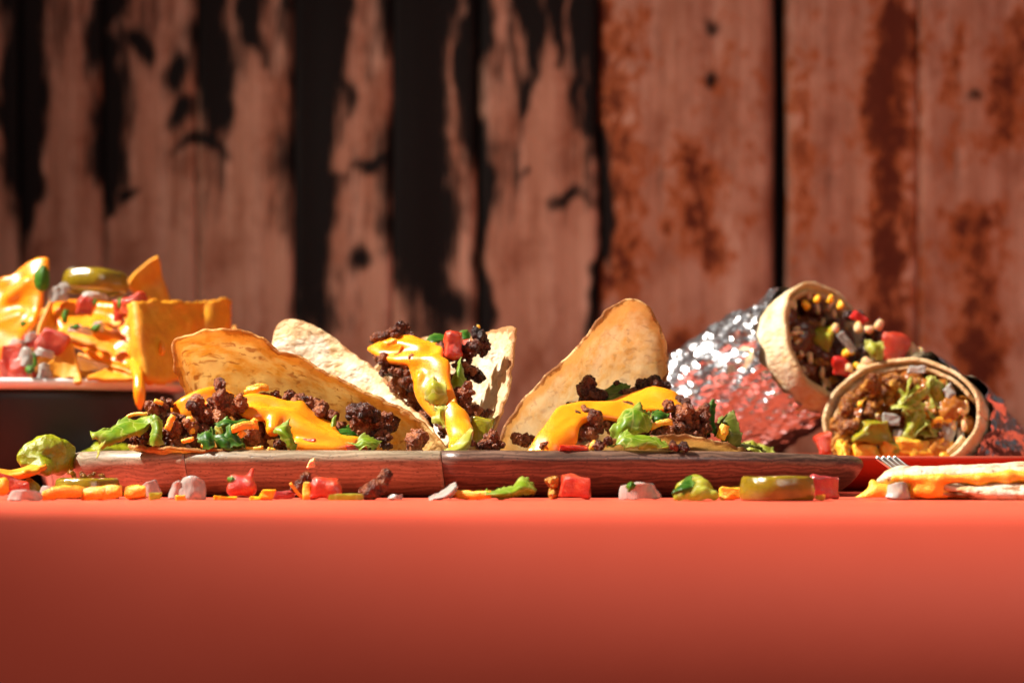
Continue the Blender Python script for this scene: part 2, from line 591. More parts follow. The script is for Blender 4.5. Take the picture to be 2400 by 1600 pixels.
M['bean'] = m_meat('bean_mash', (0.03, 0.009, 0.005), (0.10, 0.028, 0.010), (0.20, 0.07, 0.02))
M['lettuce'] = m_leaf('bright_lettuce', (0.09, 0.23, 0.006), (0.33, 0.45, 0.022), (0.60, 0.66, 0.16))
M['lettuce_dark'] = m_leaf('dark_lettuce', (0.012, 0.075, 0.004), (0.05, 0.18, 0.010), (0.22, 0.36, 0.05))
M['lettuce_pale'] = m_leaf('pale_lettuce', (0.33, 0.36, 0.018), (0.54, 0.54, 0.06), (0.74, 0.74, 0.30))
M['lettuce_dull'] = m_leaf('wilted_lettuce', (0.10, 0.13, 0.012), (0.22, 0.25, 0.03), (0.38, 0.38, 0.10))
M['herb'] = m_leaf('coriander_leaf', (0.03, 0.12, 0.006), (0.09, 0.26, 0.015), (0.2, 0.38, 0.05))
M['chip'] = m_chip()
M['foil'] = m_plain('crinkled_foil', (0.86, 0.86, 0.90), 0.24, 1.0, 0.0004, 200)
M['steel'] = m_plain('brushed_steel', (0.62, 0.60, 0.56), 0.24, 1.0, 0.0001, 500)
M['white'] = m_plain('white_glaze', (0.90, 0.89, 0.87), 0.18, 0, 0, 60, 0.5, 0.3)
M['black'] = m_plain('black_enamel', (0.006, 0.0055, 0.006), 0.55, 0, 0.0003, 150)
M['dish'] = m_plain('red_clay_glaze', (0.42, 0.065, 0.032), 0.30, 0, 0.0002, 120)
M['wall'] = m_wall()
M['gap'] = m_plain('black_backing', (0.008, 0.006, 0.006), 0.9)  # near-black sheet that shows through the gaps between boards
M['cap'] = m_plain('pan_interior', (0.012, 0.010, 0.010), 0.5)

# ------------------------------------------------------------------ setting: table, wall
def build_table():
    prof = [(0.90, 0.0), (0.5, 0.0), (0.2, 0.0), (0.0, 0.0), (-0.2, 0.0), (-0.30, 0.0)]
    y, z, st = -0.372, 0.0, 0.0
    for i in range(60):
        q = i * 0.0015
        th = 50 * min(1, q / 0.006) ** 1.3 if q < 0.006 else 50 + 38 * min(1, (q - 0.006) / 0.070) ** 0.9
        y -= 0.0015 * math.cos(math.radians(th)); z -= 0.0015 * math.sin(math.radians(th))
        prof.append((y, z))
    prof += [(prof[-1][0] + 0.002, -0.12), (prof[-1][0] + 0.006, -0.25)]
    xs = np.linspace(-1.3, 1.3, 14)
    V = [(x, y, z) for (y, z) in prof for x in xs]
    me = new_mesh('table', V, [tuple(reversed(f)) for f in grid_faces(len(prof), len(xs))], M['table'])
    structure(link('table', me))
build_table()

YW = 0.80
def build_wall():
    root = structure(empty('wall', (0, YW, 0)))
    back = new_mesh('backing', [(-1.3, YW + 0.03, -0.05), (1.3, YW + 0.03, -0.05), (1.3, YW + 0.03, 0.75), (-1.3, YW + 0.03, 0.75)],
                    [(0, 1, 2, 3)], M['gap'], False)
    part('backing', back, root)
    edges = [-1700, -1440, -1160, -900, -620, -330, -130, 45, 240, 462, 688, 918, 1122, 1402, 1828, 2152, 2440, 2700, 3000, 3300, 3560, 3800, 4100]
    bands = [(50, 46, 330, 640), (255, 34, 300, 520), (490, 40, 150, 360), (725, 44, 330, 860), (735, 60, 640, 900),
             (955, 58, 420, 860), (1000, 60, 600, 900), (1128, 20, 830, 1000), (1232, 26, 90, 260), (1300, 20, 60, 170), (1362, 26, 130, 330),
             (1398, 22, 640, 900), (600, 26, 40, 190), (800, 24, 30, 330), (1100, 26, 60, 330), (-90, 50, 300, 650), (-330, 60, 300, 650), (-620, 50, 300, 700), (-880, 40, 200, 500), (-1180, 60, 350, 800), (-1450, 40, 200, 500)]
    blobs = [(425, 175, 38, 45), (425, 265, 36, 30), (505, 250, 24, 60), (280, 455, 40, 10), (770, 395, 35, 22), (880, 370, 50, 14),
             (1120, 190, 30, 60), (1225, 390, 12, 14), (340, 110, 26, 24), (480, 345, 60, 14), (1330, 470, 34, 12), (90, 430, 30, 40),
             (860, 600, 30, 30), (760, 730, 60, 60), (1040, 720, 70, 60), (2296, 238, 18, 16), (1660, 75, 22, 28), (1665, 205, 20, 20)]
    rusts = [(1450, 60, -50, 760, 0.42), (1640, 60, 310, 700, 0.50), (1700, 40, 60, 300, 0.22), (1585, 30, 330, 720, 0.30), (2090, 62, -60, 1000, 0.62),
             (2290, 80, 420, 1000, 0.52), (1880, 30, 60, 620, 0.34), (2230, 30, 0, 400, 0.34), (2030, 60, 520, 760, 0.35), (1950, 34, 100, 300, 0.2),
             (1580, 90, 720, 1000, 0.45), (1420, 20, 0, 200, 0.6), (2560, 90, 0, 1000, 0.5), (2900, 70, 0, 800, 0.5), (3250, 80, 200, 1000, 0.5), (3600, 70, 0, 1000, 0.5), (3900, 60, 0, 1000, 0.5), (2360, 60, 0, 420, 0.40), (1740, 34, 430, 640, 0.2)]
    d = YW - CAM_Y
    rnd = random.Random(3)
    for b in range(len(edges) - 1):
        e0, e1 = edges[b], edges[b + 1]
        g = 21 if abs(e1 - 1828) < 3 else (7 if abs(e1 - 1122) < 2 else 3)
        g0 = 21 if abs(e0 - 1828) < 3 else (7 if abs(e0 - 1122) < 2 else 3)
        x0, x1 = (e0 + g0 - 1200) / F * d, (e1 - g - 1200) / F * d
        off = rnd.uniform(-0.004, 0.004)
        nx, nz = 34, 130
        V, ch, ru = [], [], []
        ph = rnd.uniform(0, 6)
        for j in range(nz):
            z = -0.002 + 0.66 * j / (nz - 1)
            for i in range(nx):
                u = i / (nx - 1)
                x = x0 + (x1 - x0) * u
                wob = 0.0025 * noise.noise(Vector((b * 3.1, z * 7, 0))) * (1 if i in (0, nx - 1) else 0)
                edge = min(u, 1 - u) * (x1 - x0)
                rib = 0.0008 * math.sin(x * 2 * math.pi / 0.044 + ph)
                y = YW + off + rib + 0.008 * max(0, 1 - edge / 0.004) ** 2 + 0.0012 * noise.noise(Vector((x * 20, 0, z * 5)))
                V.append((x + wob, y, z))
                px, py = 1200 + x * F / d, HOR - (z - CAM_Z) * F / d
                wx = px + 34 * noise.noise(Vector((px * 0.006, py * 0.006, 2))) + 16 * noise.noise(Vector((px * 0.02, py * 0.02, 5)))
                wy = py + 60 * noise.noise(Vector((px * 0.012, py * 0.004, 9)))
                c = 0.0
                for (bx, bw, ya, yb) in bands:
                    f = 1.0 if wy < ya else max(0.0, 1 - (wy - ya) / (yb - ya))
                    ww = bw * (0.45 + 0.55 * f)
                    c = max(c, (0.35 + 0.62 * f) * math.exp(-((wx - bx) / (ww * 0.98)) ** 2) if f > 0 else 0)
                for (bx, by, rx, ry) in blobs:
                    c = max(c, 0.75 * math.exp(-(((wx - bx) / rx) ** 2 + ((wy - by) / ry) ** 2)))
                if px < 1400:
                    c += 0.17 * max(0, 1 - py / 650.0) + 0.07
                r = 0.05
                for (bx, bw, ya, yb, s) in rusts:
                    f = min(1, max(0, (wy - ya) / 80)) * min(1, max(0, (yb - wy) / 80))
                    r = max(r, s * f * math.exp(-((wx - bx) / bw) ** 2))
                if px < 1390:
                    r *= 0.3
                else:
                    r += 0.12
                ch.append(c); ru.append(r)
        me = new_mesh('board', V, grid_faces(nz, nx), M['wall'], True, {'char': ch, 'rust': ru})
        W, F2, at = thicken(np.array(V), grid_faces(nz, nx), 0.006, {'char': np.array(ch), 'rust': np.array(ru)})
        me = new_mesh('board', W, F2, M['wall'], True, at)
        part('board', me, root)
build_wall()

# ------------------------------------------------------------------ wooden tray
TCX, TCY, TA, TB = -0.025, 0.1, 0.2165, 0.1
def tray_top(x):
    """the hand-carved lip dips a little at the dark end"""
    return -0.0034 * max(0.0, (x - 0.06) / 0.13) ** 2.2 - 0.0012 * max(0.0, (-0.19 - x) / 0.05) ** 2

def build_tray():
    root = empty('wooden_tray', (TCX, TCY, 0), 'long oval wooden serving tray with pale and dark planks, carrying three tacos', 'tray')
    prof = [(0.022, 0.0), (0.0165, 0.0006), (0.0115, 0.0030), (0.0068, 0.0072), (0.0034, 0.0116), (0.0010, 0.0158), (0.0, 0.0186), (0.0003, 0.0206),
            (0.0014, 0.0223), (0.0032, 0.0235), (0.0056, 0.0242), (0.0080, 0.0241), (0.0105, 0.0230), (0.0135, 0.0205), (0.018, 0.0158), (0.026, 0.0126), (0.040, 0.012), (0.07, 0.012)]
    n = 300
    ex = 2.0 / 2.7
    rings = []
    for off, z in prof:
        r = []
        for i in range(n):
            a = 2 * math.pi * i / n
            c, s = math.cos(a), math.sin(a)
            x = TCX + math.copysign(abs(c) ** ex, c) * (TA - off)
            y = TCY + math.copysign(abs(s) ** ex, s) * (TB - off)
            zz = z + tray_top(x) * (z / 0.0243) + 0.0004 * noise.noise(Vector((x * 18, y * 18, 1)))* (z / 0.0243)
            r.append((x, y, zz))
        rings.append(r)
    bm = bmesh.new()
    vr = [[bm.verts.new(p) for p in r] for r in rings]
    for a, b in zip(vr, vr[1:]):
        for i in range(n):
            bm.faces.new((a[i], a[(i + 1) % n], b[(i + 1) % n], b[i]))
    bm.faces.new(list(reversed(vr[0])))
    bm.faces.new(vr[-1])
    bm.normal_update()
    seams = [-1, -0.1665, -0.0338, 1]
    for k, mt in enumerate(('wood_pale', 'wood_mid', 'wood_dark')):
        c = bm.copy()
        for (xp, nrm) in ((seams[k] + 0.00015, -1), (seams[k + 1] - 0.00015, 1)):
            if abs(xp) > 0.9:
                continue
            g = c.verts[:] + c.edges[:] + c.faces[:]
            res = bmesh.ops.bisect_plane(c, geom=g, dist=1e-6, plane_co=(xp, 0, 0), plane_no=(nrm, 0, 0.10 * nrm), clear_outer=True)
            ed = [e for e in res['geom_cut'] if isinstance(e, bmesh.types.BMEdge)]
            bmesh.ops.holes_fill(c, edges=ed)
        me = bpy.data.meshes.new('plank')
        c.to_mesh(me); c.free()
        for p in me.polygons:
            p.use_smooth = len(p.vertices) < 8
        me.materials.append(M[mt])
        part('plank', me, root)
    bm.free()
build_tray()

# ------------------------------------------------------------------ builders for food
def tortilla_mesh(name, rows, mat, nu=110, nv=90, t=0.0024, amp=0.0016, open_sides=True, seed=0, rimw=0.16):
    g = patch(rows, nu, nv)
    n = grid_normals(g)
    rim = np.zeros((nv, nu))
    for i in range(nv):
        for j in range(nu):
            p = Vector(g[i, j]) + Vector((seed, seed * 0.7, 0))
            h = amp * fbm(p, 55) + amp * 0.8 * abs(noise.noise(p * 120)) + amp * 0.35 * noise.noise(p * 260)
            e = min(i, nv - 1 - i) / (nv - 1) / rimw
            f = min(j, nu - 1 - j) / (nu - 1) / rimw if open_sides else 9
            e = min(e, f)
            rim[i, j] = max(0.0, 1 - e)
            h += 0.0012 * max(0, 1 - e * 4) * noise.noise(p * 170)
            g[i, j] += n[i, j] * h
            if e < 0.06:
                q = 0.0006 * noise.noise(p * 230) + 0.0014 * noise.noise(p * 55)
                g[i, j] += np.array((q, 0, q))
    th = t * (1 - 0.35 * np.clip((rim.ravel() - 0.85) / 0.15, 0, 1))
    W, F2, at = thicken(g.reshape(-1, 3), grid_faces(nv, nu), th, {'rim': rim.ravel()})
    return new_mesh(name, W, F2, mat, True, at)

def rowp(pts):
    return [P(*p) for p in pts]

def leaf_mesh(rows, mat, ruffle=0.0012, nu=46, nv=36, t=0.0004, seed=0.0):
    g = patch([rowp(r) for r in rows], nu, nv)
    n = grid_normals(g)
    rim = np.zeros((nv, nu))
    for i in range(nv):
        for j in range(nu):
            p = Vector(g[i, j]) + Vector((seed, 0, seed))
            e = min(min(i, nv - 1 - i) / (nv - 1), min(j, nu - 1 - j) / (nu - 1)) * 5
            rim[i, j] = max(0, 1 - e)
            k = 0.6 + 0.9 * rim[i, j]
            h = ruffle * k * (1.3 * noise.noise(p * 95) + 0.5 * noise.noise(p * 230))
            g[i, j] += n[i, j] * h
            if e < 0.2:
                q = (0.2 - e) * 5 * (0.0013 * noise.noise(p * 300) + 0.0010 * noise.noise(p * 620))
                g[i, j] += np.array((q, 0, q * 1.3))
    W, F2, at = thicken(g.reshape(-1, 3), grid_faces(nv, nu), t, {'rim': rim.ravel()})
    return new_mesh('lettuce', W, F2, mat, True, at)

def leaf(label, rows, mat='lettuce', group=None, ruffle=0.0012, seed=0.0, name='lettuce_piece', cat='lettuce'):
    return thing(name, leaf_mesh(rows, M[mat], ruffle, seed=seed), label, cat, group)

def sheet_prims(rows, r, nu, nv):
    g = patch([rowp(q) for q in rows], nu, nv)
    out = []
    for i in range(nv):
        for j in range(nu):
            p = Vector(g[i, j])
            o = Vector((r, 3, 7))
            g[i, j] = p + Vector((noise.noise(p * 60 + o), 2.2 * noise.noise(p * 75 + o * 2), 1.6 * noise.noise(p * 75 + o * 3))) * .0016
    for i in range(nv):
        for j in range(nu - 1):
            p, q = Vector(g[i, j]), Vector(g[i, j + 1])
            out.append((p, q, L(r, p.y) * (1 + .35 * noise.noise(p * 90)), L(r, q.y) * (1 + .35 * noise.noise(q * 90))))
    return out

def sauce(label, chains, h=0.0011, k=0.0016, name='cheese_sauce', mat='sauce', cat='cheese sauce', lump=0.0, sheets=()):
    pr = chain_prims(chains)
    for q in sheets:
        pr += sheet_prims(*q)
    V, Fc = sdf_mesh(pr, h, k, 3)
    N = vnormals(V, Fc)
    for _ in range(2):   # relax
        acc = np.zeros_like(V); cnt = np.zeros(len(V))
        for q in range(4):
            for r in (1, 3):
                np.add.at(acc, Fc[:, q], V[Fc[:, (q + r) % 4]]); np.add.at(cnt, Fc[:, q], 1)
        V = 0.5 * V + 0.5 * acc / cnt[:, None]
    if lump:
        for i in range(len(V)):
            p = Vector(V[i])
            V[i] += N[i] * lump * (noise.noise(p * 110) + 0.6 * noise.noise(p * 260))
    return thing(name, new_mesh(name, V, Fc, M[mat]), label, cat)

# meat variants: unit-sized crumbles
def meat_variant(seed, mat, stretch=(1, 1, 1)):
    r = random.Random(seed)
    pr = []
    for _ in range(r.randint(4, 6)):
        a = Vector((r.gauss(0, .2) * stretch[0], r.gauss(0, .2) * stretch[1], r.gauss(0, .2) * stretch[2]))
        q = r.uniform(.15, .27)
        pr.append((a, a + Vector((r.gauss(0, .1), r.gauss(0, .1), r.gauss(0, .1))), q, q * .8))
    V, Fc = sdf_mesh(pr, 0.033, 0.06)
    N = vnormals(V, Fc)
    off = Vector((seed * 3.7, seed, 0))
    for i in range(len(V)):
        p = Vector(V[i]) + off
        d1 = noise.voronoi(p * 8)[0][0]
        d2 = noise.voronoi(p * 17)[0][0]
        V[i] += N[i] * (0.040 * (0.45 - d1) + 0.036 * (0.4 - d2) + 0.20 * (abs(noise.noise(p * 3)) - .2) + 0.09 * abs(noise.noise(p * 6)) + 0.03 * noise.noise(p * 9))
    c = (V.max(0) + V.min(0)) / 2
    V = (V - c) / (V.max(0) - V.min(0)).max()
    return new_mesh('meat_crumble', V, Fc, M[mat])

MEAT = [meat_variant(i + 1, 'meat', s) for i, s in enumerate([(1, 1, 1), (1, 1, 1), (.8, 1, 1.4), (1.3, 1, .8), (1, 1, 1), (1.2, 1, 1)])]
MEATD = [meat_variant(i + 21, 'meat_dark', s) for i, s in enumerate([(1, 1, 1), (.8, 1, 1.5), (1.2, 1, 1)])]
MEATP = [meat_variant(i + 41, 'meat_pale', s) for i, s in enumerate([(1, 1, 1), (.8, 1, 1.5), (1.2, 1, 1)])]
rm = random.Random(11)
OWN = {(513, 918): 'beef crumble topping the tall tower of mince in the taco lying on its side',
       (374, 955): 'large beef crumble above the flat lettuce strip at the shell mouth',
       (972, 1032): 'rounded beef crumble alone on the tray lip between two shells',
       (850, 968): 'big seared beef ball beside the crumpled lettuce bit',
       (1124, 786): 'topmost charred beef crumble with a cheese sliver on it',
       (1152, 1036): 'beef crumble lying on the lip between the upright and tall-flapped tacos',
       (1386, 968): 'beef crumble peak rising before the sauce lobe of the tall-flapped taco',
       (1280, 1046): 'small beef crumb on the lip under the sauce lobe',
       (1578, 1044): 'small beef crumb at the tip of the long bright lettuce leaf',
       (1372, 908): 'dark beef crumble rising against the inside of the tall flap',
       (905, 782): 'beef crumble on the crest above the sauce of the upright middle taco',
       (1090, 925): 'large beef crumble against the inner side of the upright pale shell'}
def meat(px, py, size, y, label, group, dark=False, pale=False, tall=1.0, floor=None):
    if (px, py) in OWN:
        label, group = OWN[(px, py)], None
    lib = MEATP if pale else (MEATD if dark else MEAT)
    o = bpy.data.objects.new('meat_crumble', rm.choice(lib))
    COL.objects.link(o)
    p = P(px, py, y)
    s = L(size, y) * 1.32
    o.location = p
    o.rotation_euler = (rm.uniform(-.4, .4), rm.uniform(-.5, .5), rm.uniform(0, 6.28))
    o.scale = (s, s, s * tall)
    return tag(o, label, 'meat', group)

def dice_mesh(sx, sy, sz, mat, seed, jit=0.14, bev=0.16):
    r = random.Random(seed)
    bm = bmesh.new()
    bmesh.ops.create_cube(bm, size=1.0)
    for v in bm.verts:
        v.co = Vector((v.co.x * sx, v.co.y * sy, v.co.z * sz)) + Vector((r.uniform(-1, 1) * sx, r.uniform(-1, 1) * sy, r.uniform(-1, 1) * sz)) * (jit + .04)
    bmesh.ops.bevel(bm, geom=bm.edges[:], offset=min(sx, sy, sz) * (bev + .04), segments=2, affect='EDGES', profile=0.6)
    bmesh.ops.triangulate(bm, faces=bm.faces[:])
    bmesh.ops.subdivide_edges(bm, edges=bm.edges[:], cuts=3, use_grid_fill=True)
    bm.normal_update()
    m = min(sx, sy, sz)
    for v in bm.verts:
        q = Vector(v.co)
        o = Vector((seed * 1.7, 0, 0))
        v.co = q + v.normal * m * (0.24 * noise.noise(q / m * 1.1 + o) + 0.08 * noise.noise(q / m * 3 + o) + 0.035 * noise.noise(q / m * 8 + o))
    me = bpy.data.meshes.new('piece')
    bm.to_mesh(me); bm.free()
    me.polygons.foreach_set('use_smooth', [True] * len(me.polygons))
    me.materials.append(mat)
    return me

def petal_mesh(w, h, mat, seed, th=.0024):
    r = random.Random(seed)
    cv, bend, sk = r.uniform(.25, .5), r.uniform(-.3, .3), r.uniform(-.25, .25)
    nu, nv = 20, 14
    g = np.zeros((nv, nu, 3))
    for i in range(nv):
        v = i / (nv - 1)
        for j in range(nu):
            u = j / (nu - 1) * 2 - 1
            p = Vector((w / 2 * u * (1 - .25 * v * v) + sk * h * v, w * cv * (u * u) * .8 + bend * h * v * v, h * v * (1 - .22 * u * u)))
            g[i, j] = p + Vector((noise.noise(p * 200 + Vector((seed, 0, 0))), noise.noise(p * 210), noise.noise(p * 190 + Vector((0, seed, 0))))) * .0009
    W, F2, at = thicken(g.reshape(-1, 3), grid_faces(nv, nu), th)
    return new_mesh('onion_piece', W, F2, mat)

_dseed = [100]
def dice(name, px, py, wpx, hpx, y, mat, label, cat, group=None, dep=None, rot=(0, 0, 0), jit=0.14, bev=0.16, on_table=False):
    _dseed[0] += 1
    sx, sz = L(wpx, y), L(hpx, y)
    sy = dep if dep else min(sx, sz) * 0.9
    if name == 'onion_dice' and mat == 'onion':
        me = petal_mesh(sx, sz, M[mat], _dseed[0])
        for v in me.vertices:
            v.co.z -= sz / 2
    else:
        me = dice_mesh(sx, sy, sz, M[mat], _dseed[0], jit, bev)
    o = bpy.data.objects.new(name, me)
    COL.objects.link(o)
    o.location = P(px, py, y)
    o.rotation_euler = [math.radians(a) for a in rot]
    if on_table:
        mt = o.rotation_euler.to_matrix()
        zmin = min((mt @ v.co).z for v in me.vertices)
        o.location.z = -zmin - 0.0002
    return tag(o, label, cat, group)

def shred(px, py, lpx, wpx, ang, y, label, group, tilt=0, mat='cheddar', on_table=False):
    """a grated strip of cheese, slightly bent"""
    _dseed[0] += 1
    r = random.Random(_dseed[0])
    Ln, W = L(lpx, y), L(wpx, y)
    n = 9
    V, Fc = [], []
    bend = r.uniform(-.10, .10) * Ln
    T = min(W * .6, 0.0026)
    for i in range(n):
        u = i / (n - 1) - .5
        k = 1 - .22 * abs(2 * u) ** 4
        zz = bend * (1 - 4 * u * u)
        for (a, b) in ((-1, -1), (1, -1), (1.1, 0), (1, 1), (-1, 1), (-1.1, 0)):
            jt = 0.11 * W * r.uniform(-1, 1)
            V.append((u * Ln, b * T * .5 * k + jt, zz + a * W * .5 * k + jt))
    for i in range(n - 1):
        for q in range(6):
            a, b = i * 6 + q, i * 6 + (q + 1) % 6
            Fc.append((a, b, b + 6, a + 6))
    Fc.append(tuple(range(5, -1, -1))); Fc.append(tuple((n - 1) * 6 + q for q in range(6)))
    me = new_mesh('cheese_shred', V, Fc, M[mat])
    o = bpy.data.objects.new('cheese_shred', me)
    COL.objects.link(o)
    o.location = P(px, py, y)
    o.rotation_euler = (math.radians(tilt), -math.radians(ang), r.uniform(-.3, .3))
    if on_table:
        mt = o.rotation_euler.to_matrix()
        o.location.z = -min((mt @ v.co).z for v in me.vertices) - 0.0002
    return tag(o, label, 'cheese', group)

# ------------------------------------------------------------------ taco lying open at the pale end
T1 = 'the taco lying on its side'
rows = [
    rowp([(452, 948, .060), (428, 905, .054), (411, 845, .050), (411, 800, .050), (440, 786, .050), (505, 783, .051), (575, 791, .052), (650, 820, .053), (730, 856, .054),
          (810, 893, .053), (885, 930, .050), (950, 966, .046), (1005, 1005, .042), (1046, 1056, .036)]),
    rowp([(465, 962, .074), (450, 925, .074), (442, 885, .076), (450, 860, .078), (490, 850, .080), (545, 850, .082), (610, 860, .083), (675, 885, .083), (745, 915, .081),
          (815, 945, .077), (880, 975, .070), (940, 1000, .062), (985, 1025, .053), (1020, 1062, .043)]),
    rowp([(470, 1000, .092), (480, 985, .096), (500, 975, .099), (530, 968, .101), (570, 965, .102), (620, 968, .102), (670, 975, .101), (720, 985, .098), (775, 998, .093),
          (830, 1012, .086), (885, 1028, .077), (930, 1042, .067), (965, 1054, .056), (1000, 1068, .046)]),
    rowp([(430, 1080, .095), (460, 1085, .098), (490, 1088, .100), (530, 1090, .101), (575, 1092, .101), (625, 1093, .100), (675, 1094, .098), (725, 1095, .094), (775, 1096, .088),
          (825, 1096, .080), (875, 1096, .071), (915, 1095, .062), (950, 1093, .052), (985, 1088, .042)]),
    rowp([(350, 1066, .060), (390, 1072, .055), (430, 1078, .053), (480, 1082, .052), (530, 1084, .052), (580, 1086, .052), (630, 1088, .052), (680, 1090, .050), (730, 1091, .048),
          (780, 1092, .045), (830, 1092, .042), (880, 1091, .039), (920, 1090, .036), (955, 1086, .033)]),
    rowp([(300, 1042, .040), (318, 1047, .026), (350, 1050, .018), (400, 1051, .0145), (460, 1051, .013), (520, 1052, .0125), (580, 1054, .0125), (640, 1056, .013), (700, 1062, .014),
          (760, 1070, .016), (820, 1076, .018), (870, 1080, .021), (915, 1080, .024), (945, 1078, .027)]),
]
thing('taco_shell', tortilla_mesh('taco_shell', rows, M['tort_gold'], 130, 110, seed=1.0), 'golden soft taco shell lying on its side with its flap leaning over beef', 'taco shell')

G1 = 'beef crumbles in ' + T1
LB1 = 'browned beef crumble in ' + T1
for a in [(374, 955, 52, .034, 1.2), (385, 985, 46, .032), (352, 1018, 30, .030), (318, 1032, 26, .032), (408, 1012, 58, .030), (430, 1035, 56, .029), (395, 1040, 40, .027),
          (513, 918, 40, .030, 1.5), (514, 946, 52, .031), (476, 962, 62, .030), (460, 988, 56, .030), (548, 952, 56, .033), (520, 978, 62, .031), (492, 1005, 70, .031),
          (468, 1035, 40, .029), (545, 1005, 60, .034), (600, 1022, 60, .032), (632, 928, 44, .060), (652, 940, 34, .058), (692, 932, 46, .054), (715, 950, 56, .050),
          (748, 962, 54, .048), (765, 985, 44, .046), (858, 1000, 70, .046), (885, 985, 54, .050), (898, 1022, 40, .036), (845, 985, 60, .042), (900, 1040, 34, .030),
          (905, 1000, 54, .050), (972, 1032, 68, .028), (655, 1045, 28, .024), (640, 1030, 40, .030), (800, 1005, 40, .046), (555, 1040, 34, .030), (420, 985, 40, .036), (350, 1040, 34, .030)]:
    meat(a[0], a[1], a[2], a[3], LB1, G1, tall=a[4] if len(a) > 4 else 1.0)
for a in [(458, 955, 40, .029), (850, 968, 64, .040), (440, 1010, 40, .034), (880, 1030, 50, .042), (580, 990, 56, .042), (690, 1020, 60, .05), (640, 990, 60, .058), (770, 1020, 50, .052)]:
    meat(a[0], a[1], a[2], a[3], 'darker seared beef crumble in ' + T1, 'seared crumbles in ' + T1, dark=True)

sauce('glossy orange cheese sauce flowing down over the beef of ' + T1, [
    [(402, 958, .044, 10), (432, 946, .040, 18), (470, 932, .042, 22), (500, 920, .045, 17), (540, 930, .050, 14)],
    [(430, 966, .038, 14), (462, 950, .038, 16)], [(455, 985, .036, 12), (440, 968, .037, 14)],
    [(548, 946, .044, 14), (590, 938, .046, 18), (628, 944, .045, 20), (668, 962, .043, 24), (702, 958, .044, 20), (706, 936, .048, 8)],
    [(560, 962, .034, 12), (592, 966, .033, 15), (632, 972, .034, 20), (680, 985, .036, 28)],
    [(566, 972, .030, 9), (600, 980, .030, 13)],
    [(645, 985, .032, 22), (640, 1008, .026, 19)], [(680, 985, .036, 28), (705, 1010, .032, 30), (750, 1030, .029, 28), (800, 1040, .027, 22), (838, 1030, .027, 11), (848, 1024, .028, 8)],
    [(755, 1005, .040, 18), (720, 990, .040, 24), (700, 965, .042, 22)], [(790, 1022, .034, 12), (775, 1000, .040, 8), (783, 985, .040, 5)],
    [(690, 1040, .024, 14), (730, 1052, .023, 18), (790, 1054, .023, 16), (830, 1046, .025, 12)]], sheets=[
    ([[(550, 938, .048), (600, 926, .050), (645, 945, .048), (700, 942, .048), (740, 975, .046), (780, 1000, .042)], [(570, 960, .038), (610, 960, .038), (650, 975, .037), (700, 985, .036), (745, 1005, .034), (795, 1025, .031)],
      [(600, 975, .032), (630, 990, .030), (665, 1005, .030), (705, 1020, .029), (750, 1035, .027), (800, 1045, .026)]], 8.5, 26, 14),
    ([[(400, 962, .044), (450, 940, .044), (500, 915, .046)], [(425, 974, .038), (462, 964, .037), (505, 945, .038)]], 8.5, 14, 8)])

GL1 = None
leaf('curled pale green lettuce leaf hanging over the pale end of the tray', [
    [(208, 1012, .012), (245, 1006, .016), (270, 992, .022), (292, 976, .028), (318, 980, .03), (352, 970, .034)],
    [(214, 1016, .009), (246, 1018, .010), (276, 1008, .014), (302, 996, .020), (330, 992, .024), (356, 980, .028)],
    [(222, 1022, .008), (240, 1034, .008), (276, 1026, .010), (306, 1014, .014), (334, 1004, .018), (356, 990, .023)],
    [(228, 1028, .010), (236, 1050, .008), (272, 1042, .011), (308, 1024, .016), (336, 1012, .022), (352, 1000, .026)]], 'lettuce', seed=1, ruffle=0.0016)
leaf('thin lettuce stalk drooping over the tray rim beneath the curled leaf', [
    [(240, 1036, .009), (232, 1046, .004), (228, 1056, .000), (229, 1066, -.001)], [(246, 1038, .008), (237, 1048, .003), (233, 1057, -.001), (232, 1067, -.002)]], 'lettuce_pale', ruffle=0.0003)
leaf('flat pale green lettuce strip standing between beef crumbles and grated cheese', [
    [(352, 976, .024), (366, 974, .023), (380, 986, .024)], [(355, 1000, .020), (370, 1002, .018), (380, 1010, .020)],
    [(350, 1022, .018), (366, 1024, .016), (380, 1028, .018)], [(342, 1042, .018), (362, 1044, .016), (386, 1044, .018)]], 'lettuce', seed=2, ruffle=0.0008)
GD = 'dark lettuce bunch in ' + T1
LD = 'dark green folded lettuce piece under grated cheese in ' + T1
leaf(LD, [[(462, 1018, .018), (480, 1012, .016), (498, 1008, .018)], [(464, 1034, .014), (484, 1030, .012), (500, 1030, .015)], [(478, 1050, .013), (490, 1054, .011), (502, 1044, .014)]], 'lettuce_dark', GD, seed=3)
leaf(LD, [[(498, 1006, .019), (520, 1008, .016), (542, 1012, .019)], [(502, 1030, .015), (526, 1028, .012), (552, 1030, .016)], [(508, 1052, .014), (536, 1053, .012), (570, 1052, .016)]], 'lettuce_dark', GD, seed=4, ruffle=.0018)
leaf(LD, [[(504, 990, .022), (540, 980, .020), (585, 990, .022)], [(506, 1000, .018), (530, 992, .016), (572, 998, .019)], [(512, 1012, .018), (528, 1006, .017), (556, 1004, .019)]], 'lettuce_dark', GD, seed=5, ruffle=.0014)
leaf(LD, [[(530, 1000, .016), (540, 1000, .014), (552, 1010, .016)], [(530, 1024, .014), (544, 1020, .012), (562, 1030, .014)], [(540, 1050, .013), (556, 1048, .011), (574, 1050, .014)]], 'lettuce_dark', GD, seed=6)
leaf(LD, [[(505, 1000, .017), (514, 1000, .015), (524, 1004, .017)], [(505, 1012, .015), (518, 1014, .014), (530, 1018, .016)], [(512, 1024, .015), (522, 1026, .014), (532, 1030, .016)]], 'lettuce_pale', GD, seed=7)
